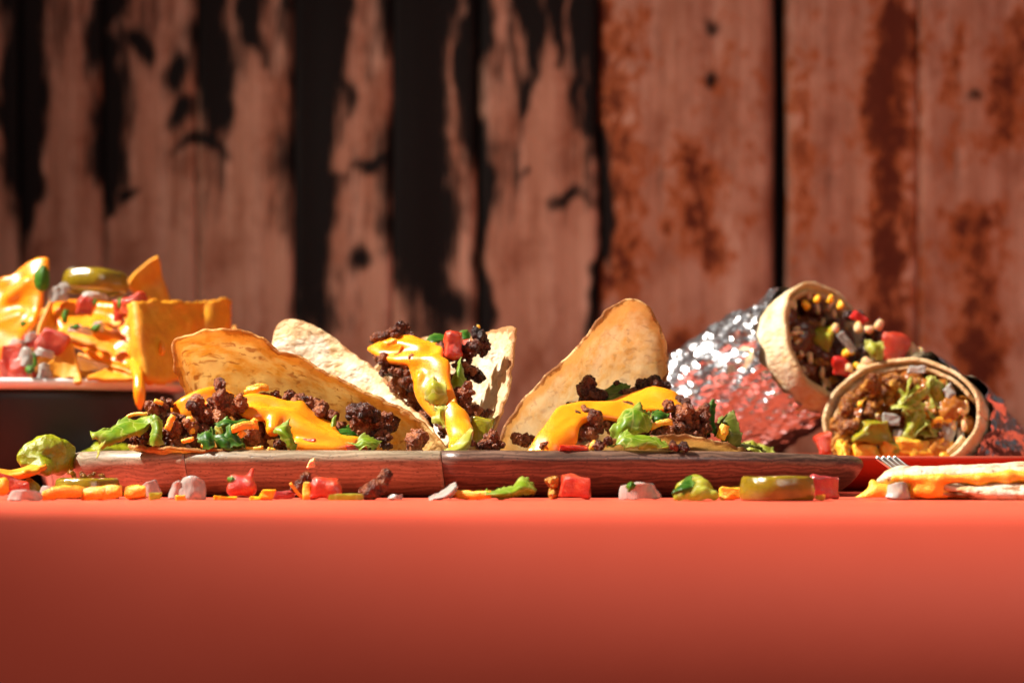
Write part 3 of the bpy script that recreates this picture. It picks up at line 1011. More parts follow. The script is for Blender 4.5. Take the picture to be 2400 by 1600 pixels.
leaf('pointed light green lettuce piece below the flowing cheese sauce', [
    [(676, 984, .018), (678, 990, .017), (680, 1000, .018)], [(642, 1006, .016), (664, 1008, .013), (684, 1014, .016)],
    [(656, 1022, .014), (676, 1026, .011), (692, 1032, .014)], [(670, 1040, .013), (682, 1046, .011), (697, 1042, .013)], [(688, 1056, .013), (690, 1056, .012), (694, 1054, .013)]], 'lettuce', seed=8)
leaf('crumpled lettuce bit at the foot of the sauce beside the seared beef ball', [
    [(812, 1034, .016), (836, 1040, .015), (850, 1024, .017), (872, 1026, .017), (896, 1032, .018)], [(820, 1038, .014), (840, 1044, .012), (856, 1036, .013), (876, 1038, .014), (890, 1040, .016)],
    [(832, 1042, .014), (848, 1048, .012), (862, 1048, .012), (876, 1052, .013), (886, 1044, .015)]], 'lettuce', seed=9)
leaf('tiny lettuce tip poking out of the cheese sauce', [[(778, 984, .036), (782, 976, .036), (788, 975, .036)], [(774, 1000, .034), (780, 1000, .033), (787, 996, .035)]], 'lettuce', seed=10, ruffle=.0004)
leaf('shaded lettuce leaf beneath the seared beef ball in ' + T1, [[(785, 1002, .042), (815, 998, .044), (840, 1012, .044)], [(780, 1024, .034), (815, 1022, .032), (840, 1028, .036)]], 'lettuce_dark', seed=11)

GC = 'grated cheese in ' + T1
LC = 'strip of grated orange cheese in ' + T1
for a in [(399, 990, 38, 14, 68, .020), (447, 996, 42, 15, 100, .024), (574, 1003, 64, 17, 8, .014), (566, 1021, 24, 14, 50, .014), (604, 912, 52, 15, 7, .052), (592, 916, 40, 12, 14, .050),
          (596, 1050, 42, 11, 2, .013), (636, 1053, 18, 9, -14, .013), (488, 1047, 34, 11, -18, .014), (328, 1012, 22, 11, 70, .024), (595, 992, 24, 14, 60, .015), (372, 942, 22, 10, -20, .028),
          (350, 968, 26, 10, 10, .030), (440, 1030, 30, 10, 15, .016), (320, 974, 50, 8, 6, .030)]:
    shred(*a, LC, GC)
dice('tomato_dice', 838, 1053, 44, 16, .018, 'tomato', 'red tomato bit half hidden under the crumpled lettuce bit by the tray lip', 'tomato', dep=.006)
dice('tomato_dice', 724, 1046, 32, 34, .026, 'tomato', 'tomato bit buried in the foot of the cheese sauce', 'tomato', dep=.006)

# ------------------------------------------------------------------ taco standing upright in the middle
T2 = 'the upright middle taco'
rows = [
    rowp([(655, 900, .146), (641, 840, .143), (640, 795, .141), (656, 758, .139), (690, 747, .137), (740, 762, .134), (800, 808, .129), (862, 856, .118), (925, 912, .102), (985, 976, .082), (1032, 1030, .060), (1056, 1060, .046)]),
    rowp([(640, 960, .138), (630, 920, .136), (640, 890, .134), (665, 865, .132), (705, 855, .130), (755, 870, .127), (810, 905, .121), (865, 940, .110), (922, 978, .096), (978, 1018, .078), (1025, 1052, .059), (1056, 1072, .047)]),
    rowp([(640, 1050, .134), (650, 1050, .133), (670, 1050, .132), (700, 1050, .130), (740, 1055, .127), (785, 1060, .122), (835, 1065, .115), (885, 1070, .105), (935, 1075, .093), (985, 1080, .078), (1035, 1085, .061), (1075, 1085, .050)]),
    rowp([(700, 1085, .152), (720, 1086, .151), (745, 1087, .150), (775, 1088, .148), (815, 1089, .145), (860, 1090, .141), (905, 1091, .134), (950, 1092, .124), (995, 1092, .110), (1040, 1092, .092), (1080, 1092, .072), (1112, 1090, .052)]),
    rowp([(800, 1000, .165), (820, 990, .165), (850, 975, .164), (885, 965, .162), (925, 955, .159), (965, 950, .155), (1005, 948, .148), (1045, 945, .138), (1080, 942, .125), (1115, 940, .108), (1150, 945, .086), (1180, 955, .062)]),
    rowp([(850, 900, .160), (870, 870, .160), (900, 840, .159), (935, 815, .157), (970, 800, .154), (1010, 790, .150), (1050, 786, .143), (1090, 784, .133), (1125, 782, .122), (1160, 776, .108), (1190, 765, .094), (1210, 768, .082)]),
]
thing('taco_shell', tortilla_mesh('taco_shell', rows, M['tort_pale'], 130, 110, seed=2.0), 'pale floury taco shell standing upright in the middle of the tray', 'taco shell')
LB2, G2 = 'browned beef crumble in ' + T2, 'beef crumbles in ' + T2
for a in [(905, 782, 40, .100), (935, 778, 38, .098), (958, 776, 30, .098), (890, 800, 40, .105), (884, 838, 32, .094), (905, 852, 40, .088), (930, 862, 40, .086), (958, 848, 34, .078),
          (948, 884, 42, .078), (962, 900, 34, .074), (1044, 812, 34, .080), (1050, 830, 30, .078), (1070, 846, 42, .078), (1096, 826, 44, .080), (1100, 862, 40, .080), (1085, 830, 34, .082),
          (1090, 925, 58, .062), (1102, 948, 48, .060), (1116, 968, 44, .060), (1135, 975, 36, .062), (1088, 1044, 26, .018), (1117, 1042, 24, .016), (1152, 1036, 44, .020), (1170, 1044, 30, .016),
          (940, 905, 50, .095), (980, 930, 60, .095), (1020, 880, 70, .095), (1060, 900, 60, .09), (1000, 850, 60, .10), (960, 840, 60, .11), (1050, 1000, 50, .075), (1090, 1000, 60, .075), (1040, 960, 60, .085), (1000, 980, 50, .09)]:
    meat(a[0], a[1], a[2], a[3], LB2, G2)
for a in [(1124, 786, 36, .076, 1.3), (1120, 812, 44, .076), (1134, 815, 36, .078), (1110, 880, 40, .085), (910, 870, 40, .10)]:
    meat(a[0], a[1], a[2], a[3], 'black charred beef crumble at the top of ' + T2, 'charred crumbles in ' + T2, dark=True, tall=a[4] if len(a) > 4 else 1.0)
sauce('glossy orange cheese sauce running down the open end of ' + T2, [
    [(900, 806, .092, 12), (945, 808, .086, 13), (990, 818, .080, 14)], [(950, 790, .096, 8), (968, 792, .092, 9)], [(1036, 812, .078, 7), (1030, 830, .074, 12)],
    [(895, 838, .088, 9), (935, 846, .080, 12), (965, 842, .078, 10)], [(985, 880, .068, 12), (982, 915, .066, 12)], [(1085, 1000, .042, 17), (1090, 1022, .032, 16), (1082, 1044, .026, 12)]], sheets=[
    ([[(862, 820, .102), (905, 800, .098), (950, 790, .096), (990, 800, .090), (1032, 808, .082)], [(880, 832, .092), (920, 828, .086), (960, 830, .080), (1000, 832, .076), (1038, 835, .074)], [(905, 842, .086), (940, 848, .080), (975, 848, .074), (1010, 855, .071), (1040, 860, .070)]], 9, 24, 11),
    ([[(968, 846, .076), (1010, 846, .070), (1046, 855, .068)], [(970, 885, .071), (1010, 885, .066), (1050, 895, .063)], [(982, 925, .066), (1012, 925, .061), (1055, 935, .057)], [(1005, 960, .060), (1035, 960, .054), (1068, 960, .052)],
      [(1040, 990, .050), (1068, 985, .045), (1098, 985, .046)], [(1060, 1020, .036), (1080, 1018, .032), (1104, 1012, .036)], [(1060, 1050, .026), (1075, 1052, .024), (1092, 1048, .026)]], 12, 11, 36)])
LP2, GP2 = 'yellow-green lettuce piece on the cheese sauce of ' + T2, 'yellow-green lettuce on the cheese of ' + T2
leaf(LP2, [[(1010, 886, .058), (1016, 882, .056), (1024, 890, .056)], [(1000, 905, .056), (1016, 902, .051), (1042, 900, .054)], [(998, 926, .055), (1020, 926, .050), (1050, 928, .052)], [(1006, 946, .054), (1028, 950, .050), (1048, 950, .052)]], 'lettuce_pale', GP2, seed=12)
leaf(LP2, [[(1010, 952, .053), (1024, 948, .050), (1044, 948, .051)], [(1020, 965, .050), (1030, 962, .046), (1046, 966, .049)], [(1014, 980, .047), (1030, 980, .043), (1048, 984, .046)], [(1030, 1000, .044), (1042, 1002, .041), (1052, 1000, .043)]], 'lettuce_pale', GP2, seed=13, ruffle=.0022)
leaf(LP2, [[(1038, 1055, .014), (1060, 1044, .015), (1082, 1022, .016), (1106, 998, .020)], [(1048, 1058, .011), (1072, 1052, .011), (1096, 1034, .013), (1108, 1010, .017)], [(1060, 1062, .013), (1084, 1058, .012), (1102, 1044, .014), (1110, 1022, .018)]], 'lettuce_pale', GP2, seed=14, ruffle=.0006)
leaf('green lettuce strip tucked between sauce and beef in ' + T2, [[(1072, 848, .072), (1080, 838, .070), (1086, 850, .072)], [(1064, 872, .068), (1076, 870, .065), (1088, 874, .068)], [(1060, 890, .067), (1074, 896, .065), (1090, 896, .067)], [(1062, 908, .066), (1074, 906, .065), (1084, 904, .066)]], 'lettuce', seed=15)
leaf('shiny green leaf behind the tomato wedge on top of ' + T2, [[(994, 810, .090), (1006, 792, .090), (1024, 784, .092), (1046, 782, .094)], [(998, 812, .086), (1014, 800, .084), (1030, 796, .085), (1050, 796, .088)], [(1006, 814, .086), (1022, 810, .084), (1036, 808, .086), (1050, 810, .088)]], 'lettuce_dark', seed=16)
leaf('small green leaf right behind the tomato wedge beside charred beef', [[(1074, 782, .092), (1088, 777, .092), (1102, 784, .092)], [(1074, 794, .088), (1090, 790, .086), (1104, 796, .088)], [(1078, 804, .088), (1090, 804, .087), (1100, 804, .088)]], 'lettuce_dark', seed=17)
dice('tomato_dice', 1062, 806, 38, 56, .078, 'tomato', 'juicy tomato wedge standing on top of ' + T2, 'tomato', dep=.010, rot=(0, 8, 10))
dice('tomato_dice', 1090, 812, 26, 30, .088, 'tomato', 'small orange tomato bit between the tomato wedge and charred beef', 'tomato', dep=.008)
shred(918, 802, 26, 12, 20, .082, 'yellow cheese strip poking out on the crest of ' + T2, None)
shred(1120, 768, 14, 7, 80, .076, 'tiny cheese sliver on the topmost charred beef of ' + T2, None)
dice('onion_dice', 1128, 1012, 50, 66, .060, 'olive', 'dull olive pepper chunk at the foot of the pale upright shell', 'pepper', dep=.014, jit=.08)
shred(1080, 960, 60, 10, -55, .052, 'thin pale cheese sliver along the sauce edge of ' + T2, None)

# ------------------------------------------------------------------ taco with the tall toasted flap
T3 = 'the tall-flapped taco'
rows = [
    rowp([(1167, 1056, .036), (1178, 1012, .037), (1215, 955, .042), (1268, 900, .048), (1322, 848, .055), (1372, 790, .062), (1418, 735, .069), (1466, 709, .076), (1512, 722, .083), (1545, 765, .090), (1559, 822, .097), (1560, 868, .104), (1546, 920, .112)]),
    rowp([(1180, 1066, .040), (1205, 1035, .046), (1250, 990, .056), (1300, 948, .066), (1350, 908, .076), (1398, 865, .085), (1440, 828, .092), (1480, 812, .097), (1512, 822, .102), (1534, 850, .107), (1544, 886, .112), (1546, 918, .116), (1540, 955, .120)]),
    rowp([(1192, 1076, .042), (1230, 1062, .054), (1280, 1035, .070), (1328, 1010, .084), (1376, 985, .096), (1420, 962, .105), (1458, 945, .111), (1490, 938, .115), (1514, 944, .118), (1530, 960, .121), (1538, 980, .124), (1540, 1000, .127), (1536, 1020, .130)]),
    rowp([(1200, 1082, .042), (1245, 1084, .056), (1298, 1086, .075), (1350, 1087, .091), (1400, 1088, .104), (1442, 1088, .113), (1476, 1088, .119), (1505, 1087, .123), (1528, 1086, .126), (1545, 1085, .128), (1556, 1083, .130), (1562, 1081, .132), (1566, 1078, .134)]),
    rowp([(1225, 1086, .032), (1280, 1090, .036), (1340, 1091, .042), (1400, 1092, .048), (1455, 1092, .054), (1505, 1091, .060), (1550, 1090, .066), (1590, 1088, .072), (1622, 1086, .078), (1648, 1083, .086), (1668, 1080, .095), (1680, 1076, .105), (1684, 1072, .115)]),
    rowp([(1240, 1084, .026), (1300, 1074, .020), (1360, 1046, .015), (1415, 1032, .0125), (1465, 1024, .0125), (1525, 1023, .0135), (1585, 1022, .016), (1640, 1024, .019), (1690, 1036, .024), (1728, 1049, .032), (1752, 1055, .045), (1762, 1056, .062), (1750, 1056, .085)]),
]
thing('taco_shell', tortilla_mesh('taco_shell', rows, M['tort_toast'], 130, 110, seed=3.0), 'taco shell with a tall brown-edged flap raised above the dark half of the tray', 'taco shell')
LB3, G3 = 'browned beef crumble in ' + T3, 'beef crumbles in ' + T3
for a in [(1386, 968, 38, .032, 1.2), (1378, 990, 54, .030), (1390, 1012, 46, .028), (1368, 1020, 40, .028), (1420, 992, 40, .036), (1440, 1000, 40, .038), (1430, 975, 40, .042), (1225, 1030, 46, .044),
          (1582, 958, 46, .048), (1600, 985, 62, .042), (1632, 968, 50, .044), (1648, 985, 46, .044), (1570, 1008, 60, .038), (1610, 1014, 56, .036), (1540, 1010, 50, .036), (1645, 1012, 44, .040),
          (1280, 1046, 28, .012), (1412, 1040, 36, .010), (1578, 1044, 30, .008), (1690, 1010, 40, .046), (1500, 1005, 60, .046), (1470, 985, 60, .052), (1330, 1010, 60, .05)]:
    meat(a[0], a[1], a[2], a[3], LB3, G3, tall=a[4] if len(a) > 4 else 1.0)
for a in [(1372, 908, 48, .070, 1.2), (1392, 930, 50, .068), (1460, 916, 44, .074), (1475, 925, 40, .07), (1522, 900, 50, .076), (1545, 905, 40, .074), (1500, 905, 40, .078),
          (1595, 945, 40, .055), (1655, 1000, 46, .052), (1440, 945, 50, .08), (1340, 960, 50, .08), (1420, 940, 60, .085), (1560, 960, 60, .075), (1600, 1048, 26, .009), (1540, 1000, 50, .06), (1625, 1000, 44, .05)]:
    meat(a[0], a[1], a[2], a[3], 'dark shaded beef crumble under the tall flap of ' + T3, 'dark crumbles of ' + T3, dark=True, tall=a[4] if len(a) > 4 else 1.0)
sauce('orange cheese sauce spreading half in shade over ' + T3, [
    [(1300, 1010, .021, 16), (1330, 985, .028, 17), (1350, 965, .036, 15), (1385, 952, .042, 12)], [(1310, 1030, .018, 18), (1335, 1005, .022, 16)], [(1540, 920, .062, 12), (1575, 925, .060, 12)]], sheets=[
    ([[(1232, 1058, .014), (1262, 1018, .020), (1292, 984, .028), (1325, 955, .036), (1368, 944, .042), (1415, 951, .044), (1465, 954, .044), (1500, 963, .042)],
      [(1260, 1060, .012), (1292, 1032, .016), (1315, 1007, .021), (1340, 980, .028), (1375, 962, .034), (1418, 966, .036), (1462, 970, .036), (1498, 972, .037)],
      [(1300, 1062, .012), (1335, 1048, .015), (1350, 1027, .018), (1352, 1002, .022), (1372, 982, .028), (1420, 978, .031), (1460, 982, .032), (1495, 980, .034)]], 10, 36, 16),
    ([[(1400, 952, .064), (1445, 946, .066), (1490, 922, .068), (1540, 907, .068), (1575, 917, .066), (1612, 952, .062)], [(1420, 957, .056), (1460, 954, .057), (1500, 940, .058), (1545, 932, .058), (1580, 944, .056), (1612, 963, .055)],
      [(1450, 964, .048), (1480, 965, .048), (1515, 960, .048), (1550, 957, .048), (1580, 962, .048), (1605, 972, .048)]], 9, 32, 14)])
leaf('bright crinkled romaine piece on the cheese sauce of ' + T3, [
    [(1490, 954, .034), (1502, 950, .033), (1524, 960, .034), (1528, 966, .035)], [(1450, 972, .028), (1476, 968, .024), (1506, 970, .024), (1526, 974, .028)],
    [(1440, 990, .025), (1470, 990, .020), (1500, 990, .020), (1526, 990, .025)], [(1434, 1010, .024), (1462, 1008, .019), (1496, 1008, .019), (1524, 1006, .024)], [(1434, 1022, .026), (1464, 1024, .022), (1496, 1022, .022), (1516, 1018, .026)]], 'lettuce', seed=20, ruffle=.0026)
leaf('long bright lettuce leaf lying over the front edge of the toasted shell', [
    [(1462, 1008, .014), (1470, 1008, .013), (1482, 1018, .012), (1510, 1020, .012), (1540, 1026, .012), (1566, 1034, .012)], [(1440, 1036, .010), (1470, 1030, .008), (1496, 1030, .007), (1522, 1034, .007), (1545, 1040, .008), (1568, 1044, .009)],
    [(1424, 1036, .009), (1455, 1044, .007), (1490, 1048, .005), (1520, 1050, .006), (1546, 1051, .007), (1566, 1050, .008)]], 'lettuce', seed=21, ruffle=.0018)
leaf('dark curled lettuce edge behind the bright romaine piece', [[(1528, 966, .040), (1550, 962, .040), (1568, 970, .040)], [(1526, 980, .034), (1545, 976, .032), (1562, 984, .034)], [(1530, 994, .032), (1544, 994, .031), (1556, 992, .033)]], 'lettuce_dark', seed=22)
leaf('pointed dull lettuce blade standing at the outer end of ' + T3, [[(1669, 938, .050), (1671, 938, .050), (1673, 944, .050)], [(1655, 965, .048), (1664, 962, .046), (1674, 970, .048)], [(1652, 990, .046), (1664, 990, .044), (1676, 996, .046)], [(1660, 1016, .044), (1670, 1018, .043), (1680, 1020, .045)]], 'lettuce_dark', seed=23, ruffle=.0007)
leaf('broad dull green lettuce leaf drooping at the outer end of ' + T3, [[(1680, 976, .052), (1700, 968, .050), (1722, 956, .050)], [(1680, 996, .048), (1704, 990, .045), (1730, 992, .047)], [(1686, 1016, .045), (1710, 1014, .041), (1736, 1022, .044)], [(1690, 1034, .043), (1714, 1038, .040), (1736, 1044, .043)]], 'lettuce_dull', seed=24, ruffle=.0010)
leaf('thin wilted lettuce edge on the tray beyond the toasted shell', [[(1690, 1044, .055), (1730, 1036, .057), (1770, 1042, .06), (1796, 1054, .062)], [(1690, 1050, .048), (1730, 1046, .046), (1770, 1050, .048), (1796, 1058, .052)]], 'lettuce_dull', seed=25, ruffle=.0006)
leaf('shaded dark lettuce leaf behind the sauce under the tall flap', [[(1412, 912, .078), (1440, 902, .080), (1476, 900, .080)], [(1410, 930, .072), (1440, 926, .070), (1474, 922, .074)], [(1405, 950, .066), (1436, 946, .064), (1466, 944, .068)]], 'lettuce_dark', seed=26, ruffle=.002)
shred(1550, 996, 54, 14, 14, .030, 'cheese strip beside the bright romaine piece', None)
shred(1392, 1044, 24, 14, 60, .010, 'short cheese strip leaning on the lip near a flat tomato slice', None)
shred(1694, 1012, 36, 22, 70, .040, 'tan cheese strip inside the drooping dull lettuce leaf', None)
dice('tomato_slice', 1352, 1051, 66, 14, .010, 'tomato', 'flat red tomato slice peeking over the tray lip below ' + T3, 'tomato', dep=.012, bev=.3)

# ------------------------------------------------------------------ corn chips and the nacho plate
def chip_mesh(pts, bulge=0.012, n=20, seed=0):
    A, B, C = [P(*p) for p in pts]
    c = (A + B + C) / 3
    N = (B - A).cross(C - A).normalized()
    V, rim, idx = [], [], {}
    for i in range(n + 1):
        for j in range(n + 1 - i):
            a, b = i / n, j / n
            g = 1 - a - b
            p = A * a + B * b + C * g
            mx = max(a, b, g)
            p = c + (p - c) * (1 - 0.12 * max(0, (mx - 0.78) / 0.22) ** 2)
            e = min(a, b, g)
            q = p + N * (0.38 * bulge * (0.5 - 3.2 * ((a - 1 / 3) ** 2 + 0.6 * (b - g) ** 2 * 0.5)) + 0.0014 * noise.noise(p * 120 + Vector((seed, 0, 0))) + .0015 * noise.noise(p * 60))
            idx[(i, j)] = len(V)
            V.append(q); rim.append(max(0, 1 - e * 9))
    Fc = []
    for i in range(n):
        for j in range(n - i):
            Fc.append((idx[(i, j)], idx[(i + 1, j)], idx[(i, j + 1)]))
            if j < n - i - 1:
                Fc.append((idx[(i + 1, j)], idx[(i + 1, j + 1)], idx[(i, j + 1)]))
    W, F2, at = thicken(np.array([tuple(v) for v in V]), Fc, 0.0024, {'rim': np.array(rim)})
    return new_mesh('corn_chip', W, F2, M['chip'], True, at)

def chip(label, pts, bulge=0.012, group=None, seed=0):
    return thing('corn_chip', chip_mesh(pts, bulge, seed=seed), label, 'corn chip', group)

NY = 0.32
NCX = P(10, 900, NY).x
def lathe(prof, n=96):
    V, Fc = [], []
    for r, z in prof:
        for i in range(n):
            a = 2 * math.pi * i / n
            V.append((r * math.cos(a), r * math.sin(a), z))
    m = len(prof)
    for k in range(m - 1):
        for i in range(n):
            a, b = k * n + i, k * n + (i + 1) % n
            Fc.append((a, b, b + n, a + n))
    return V, Fc

ZPL = P(0, 913, NY - .11).z
def build_plate():
    z = ZPL
    prof = [(0.0, .001), (.070, .001), (.074, 0.0), (.090, .0002), (.1110, .0006), (.1148, .0020), (.1162, .0042), (.1156, .0062), (.1135, .0072), (.108, .0064), (.095, .0042), (.0, .0040)]
    V, Fc = lathe(prof)
    me = new_mesh('plate', [(v[0] + NCX, v[1] + NY, v[2] + z) for v in V], Fc, M['white'])
    thing('plate', me, 'round white glazed plate piled with nachos', 'plate')
    h = z + .0002
    prof = [(0.0, 0.0), (.085, 0.0), (.092, .002), (.098, .012), (.106, h * .6), (.109, h - .006), (.109, h - .002), (.107, h), (.0, h)]
    V, Fc = lathe(prof)
    me = new_mesh('black_pot', [(v[0] + NCX, v[1] + NY, v[2]) for v in V], Fc, M['black'])
    thing('black_pot', me, 'black round pot carrying the white plate of nachos', 'pot')
build_plate()

chip('tall cheese-covered corn chip standing at the edge of the nacho pile', [(-70, 720, .30), (118, 590, .29), (30, 870, .26)], .006, seed=1)
chip('curled yellow corn chip with its point up behind the jalapeno slice', [(284, 672, .31), (366, 596, .33), (404, 724, .335)], .010, seed=2)
def chip_sheet(label, rows, seed):
    me = leaf_mesh(rows, M['chip'], .0012, 34, 30, .0026, seed)
    me.name = 'corn_chip'
    return thing('corn_chip', me, label, 'corn chip')
chip_sheet('large shaded corn chip curling forward at the plate rim with a sauce bead', [
    [(302, 716, .236), (318, 706, .224), (370, 706, .236), (430, 708, .256), (478, 706, .276)], [(308, 790, .230), (326, 792, .216), (376, 792, .228), (430, 788, .248), (472, 780, .268)],
    [(326, 872, .228), (342, 878, .214), (380, 880, .226), (428, 874, .244), (458, 862, .262)], [(338, 890, .230), (352, 893, .220), (386, 894, .230), (424, 890, .246), (448, 880, .260)]], 3)
chip_sheet('big corn chip standing behind the shaded chip at the pile edge', [
    [(410, 722, .290), (450, 712, .284), (500, 704, .288), (528, 698, .298), (538, 712, .306)], [(420, 780, .284), (455, 775, .276), (495, 770, .280), (525, 765, .292), (536, 760, .300)],
    [(430, 850, .280), (460, 850, .272), (490, 845, .276), (512, 830, .288), (522, 812, .296)], [(440, 890, .280), (460, 890, .276), (480, 886, .278), (494, 872, .286), (502, 856, .294)]], 4)
chip('pale corn chip standing on the plate rim under the cheese', [(78, 880, .222), (168, 800, .235), (196, 906, .224)], .012, seed=5)
GCH = 'corn chips stacked low on the nacho plate'
LCH = 'flat corn chip wedged low under the cheese on the nacho plate'
chip(LCH, [(180, 826, .245), (332, 878, .225), (190, 860, .26)], .003, GCH, 6)
chip(LCH, [(196, 892, .222), (268, 858, .24), (325, 890, .226)], .004, GCH, 7)
chip('small corn chip tip peeking out beside the big chip of the pile', [(530, 800, .33), (550, 760, .33), (548, 800, .34)], .001, seed=8)
chip('narrow pale corn chip edge between cheese and tomatoes', [(66, 860, .235), (118, 700, .262), (122, 760, .27)], .004, seed=9)
chip('broad corn chip sloping under the sauce toward the drip', [(120, 775, .25), (335, 868, .232), (300, 740, .27)], .004, seed=10)
rc = random.Random(5)
for k in range(16):
    cx, cy = rc.uniform(20, 430), rc.uniform(740, 880)
    yy = rc.uniform(.27, .38)
    a0 = rc.uniform(0, 6.28)
    pts = [(cx + 95 * math.cos(a0 + q * 2.09), cy + 55 * math.sin(a0 + q * 2.09), yy + .03 * math.cos(a0 * 1.7 + q * 2.09)) for q in range(3)]
    pts = [(a, min(b, 892), c) for a, b, c in pts]
    chip('corn chip buried in the heart of the nacho pile', pts, .008, 'chips inside the nacho pile', 20 + k)
sauce('shiny orange cheese sauce poured over the nachos with a long drip', [
    [(20, 700, .284, 16), (70, 660, .280, 14)], [(0, 760, .280, 16), (50, 740, .274, 14)], [(10, 826, .262, 12), (44, 812, .260, 12)],
    [(150, 715, .270, 14), (220, 720, .272, 16), (280, 725, .266, 16), (306, 712, .252, 12), (314, 740, .244, 11)], [(190, 775, .252, 15), (260, 790, .248, 16)], [(210, 826, .242, 13), (265, 848, .238, 14), (312, 862, .230, 13)],
    [(316, 850, .226, 18), (325, 885, .205, 15), (327, 915, .200, 17), (328, 940, .200, 15), (327, 962, .200, 9), (326, 974, .200, 5)],
    [(312, 716, .236, 7), (380, 710, .242, 6), (430, 710, .252, 5)]], h=.0014, k=.0020, sheets=[
    ([[(-60, 690, .296), (20, 648, .292), (108, 606, .288)], [(-50, 760, .288), (30, 730, .282), (98, 680, .276)], [(-30, 828, .272), (30, 818, .266), (75, 762, .266)]], 10, 22, 20),
    ([[(120, 704, .276), (190, 702, .280), (260, 706, .278), (306, 714, .262)], [(130, 745, .264), (200, 745, .266), (260, 755, .262), (312, 770, .248)], [(150, 788, .252), (210, 800, .250), (260, 815, .246), (318, 830, .238)], [(172, 806, .246), (215, 832, .242), (270, 852, .238), (322, 866, .230)]], 9, 24, 22)])
sauce('single orange cheese bead running down the shaded chip', [[(378, 795, .225, 4), (380, 815, .224, 9), (380, 826, .224, 9)]], h=.0007, k=.0006, name='sauce_bead')

def jalapeno(name, px, py_bottom, wpx, hpx, y, label, tilt=(0, 0, 0), on_table=False, arc=360, group=None):
    """a pickled jalapeno slice: wall ring (part) and seedy heart (part)"""
    R, H = L(wpx, y) / 2, L(hpx, y)
    base = P(px, py_bottom, y)
    if on_table:
        base.z = 0.0002
    root = empty(name, base, label, 'jalapeno', group)
    n = 60
    def wob(a):
        return 1 + .05 * math.cos(2 * a + .6) + .03 * math.cos(5 * a)
    def solid(prof, mat, nm):
        V, Fc = [], []
        for r, z in prof:
            for i in range(n):
                a = 2 * math.pi * i / n
                V.append((r * R * wob(a) * math.cos(a), r * R * wob(a) * math.sin(a), z * H + .02 * H * math.sin(3 * a) * (z > .5)))
        m = len(prof)
        for k in range(m - 1):
            for i in range(n):
                a, b = k * n + i, k * n + (i + 1) % n
                Fc.append((a, b, b + n, a + n))
        o = bpy.data.objects.new(nm, new_mesh(nm, V, Fc, mat))
        COL.objects.link(o); o.parent = root
        return o
    solid([(.80, .02), (.95, 0.0), (1.0, .08), (1.02, .5), (.96, .92), (.90, 1.0), (.80, .97), (.78, .9), (.78, .08), (.80, .02)], M['jal'], 'pepper_wall')
    solid([(0.0, .12), (.79, .12), (.79, .86), (.6, .80), (.42, .9), (.2, .84), (0, .86)], M['jal_in'], 'seed_heart')
    rj = random.Random(int(px))
    for k in range(5):
        a = k * 1.26 + rj.uniform(-.2, .2)
        me = SEED
        o = bpy.data.objects.new('seed', me)
        COL.objects.link(o); o.parent = root
        o.location = (.5 * R * math.cos(a), .5 * R * math.sin(a), .90 * H)
        o.scale = (.0022, .0017, .0011); o.rotation_euler = (0, 0, a)
    root.rotation_euler = [math.radians(q) for q in tilt]
    return root

def grain_mesh(name, mat, sx=1, sy=1, sz=1):
    bm = bmesh.new()
    bmesh.ops.create_icosphere(bm, subdivisions=2, radius=1)
    for v in bm.verts:
        v.co = Vector((v.co.x * sx, v.co.y * sy, v.co.z * sz)) * (1 + .3 * noise.noise(v.co * 1.6))
    me = bpy.data.meshes.new(name)
    bm.to_mesh(me); bm.free()
    me.polygons.foreach_set('use_smooth', [True] * len(me.polygons))
    me.materials.append(mat)
    return me
SEED = grain_mesh('seed', M['rice'])
jalapeno('jalapeno_slice', 220, 684, 146, 46, .29, 'round pickled jalapeno slice crowning the nacho pile', (-6, 3, 0))
dice('onion_dice', 172, 634, 22, 16, .28, 'onion', 'tiny pale onion bit on the edge of the crowning jalapeno slice', 'onion')
GT = 'tomato dice over the nacho cheese'
for a in [(203, 718, 42, 40, .245, (10, 20, 0)), (312, 712, 56, 44, .252, (0, -20, 20)), (290, 730, 40, 40, .262, (0, 0, 0))]:
    dice('tomato_dice', a[0], a[1], a[2], a[3], a[4], 'tomato', 'red tomato dice sitting high on the nacho cheese', 'tomato', GT, rot=a[5])
GT2 = 'tomato dice low on the nacho plate'
for a in [(122, 808, 66, 50, .235, (0, 18, 0)), (26, 830, 50, 44, .225, (0, 0, 10)), (50, 862, 56, 44, .222, (0, -10, 0)), (74, 800, 40, 36, .24, (0, 0, 0)), (14, 868, 40, 50, .225, (0, 0, 20)), (100, 880, 36, 20, .222, (0, 0, 0))]:
    dice('tomato_dice', a[0], a[1], a[2], a[3], a[4], 'tomato', 'wet red tomato dice among onion at the foot of the nachos', 'tomato', GT2, rot=a[5])
GO = 'onion bits on the nachos'
for a in [(132, 690, 44, 34, .262), (146, 678, 30, 24, .262), (186, 772, 54, 18, .232), (230, 762, 24, 20, .232), (40, 808, 36, 26, .232), (66, 838, 34, 40, .216), (100, 826, 44, 18, .220), (96, 870, 30, 34, .216), (70, 790, 28, 18, .23), (220, 692, 60, 12, .25)]:
    dice('onion_dice', a[0], a[1], a[2], a[3], a[4], 'onion', 'pinkish white onion bit scattered over the nachos', 'onion', GO, dep=.004, rot=(0, (a[0] * 37) % 60 - 30, 0))
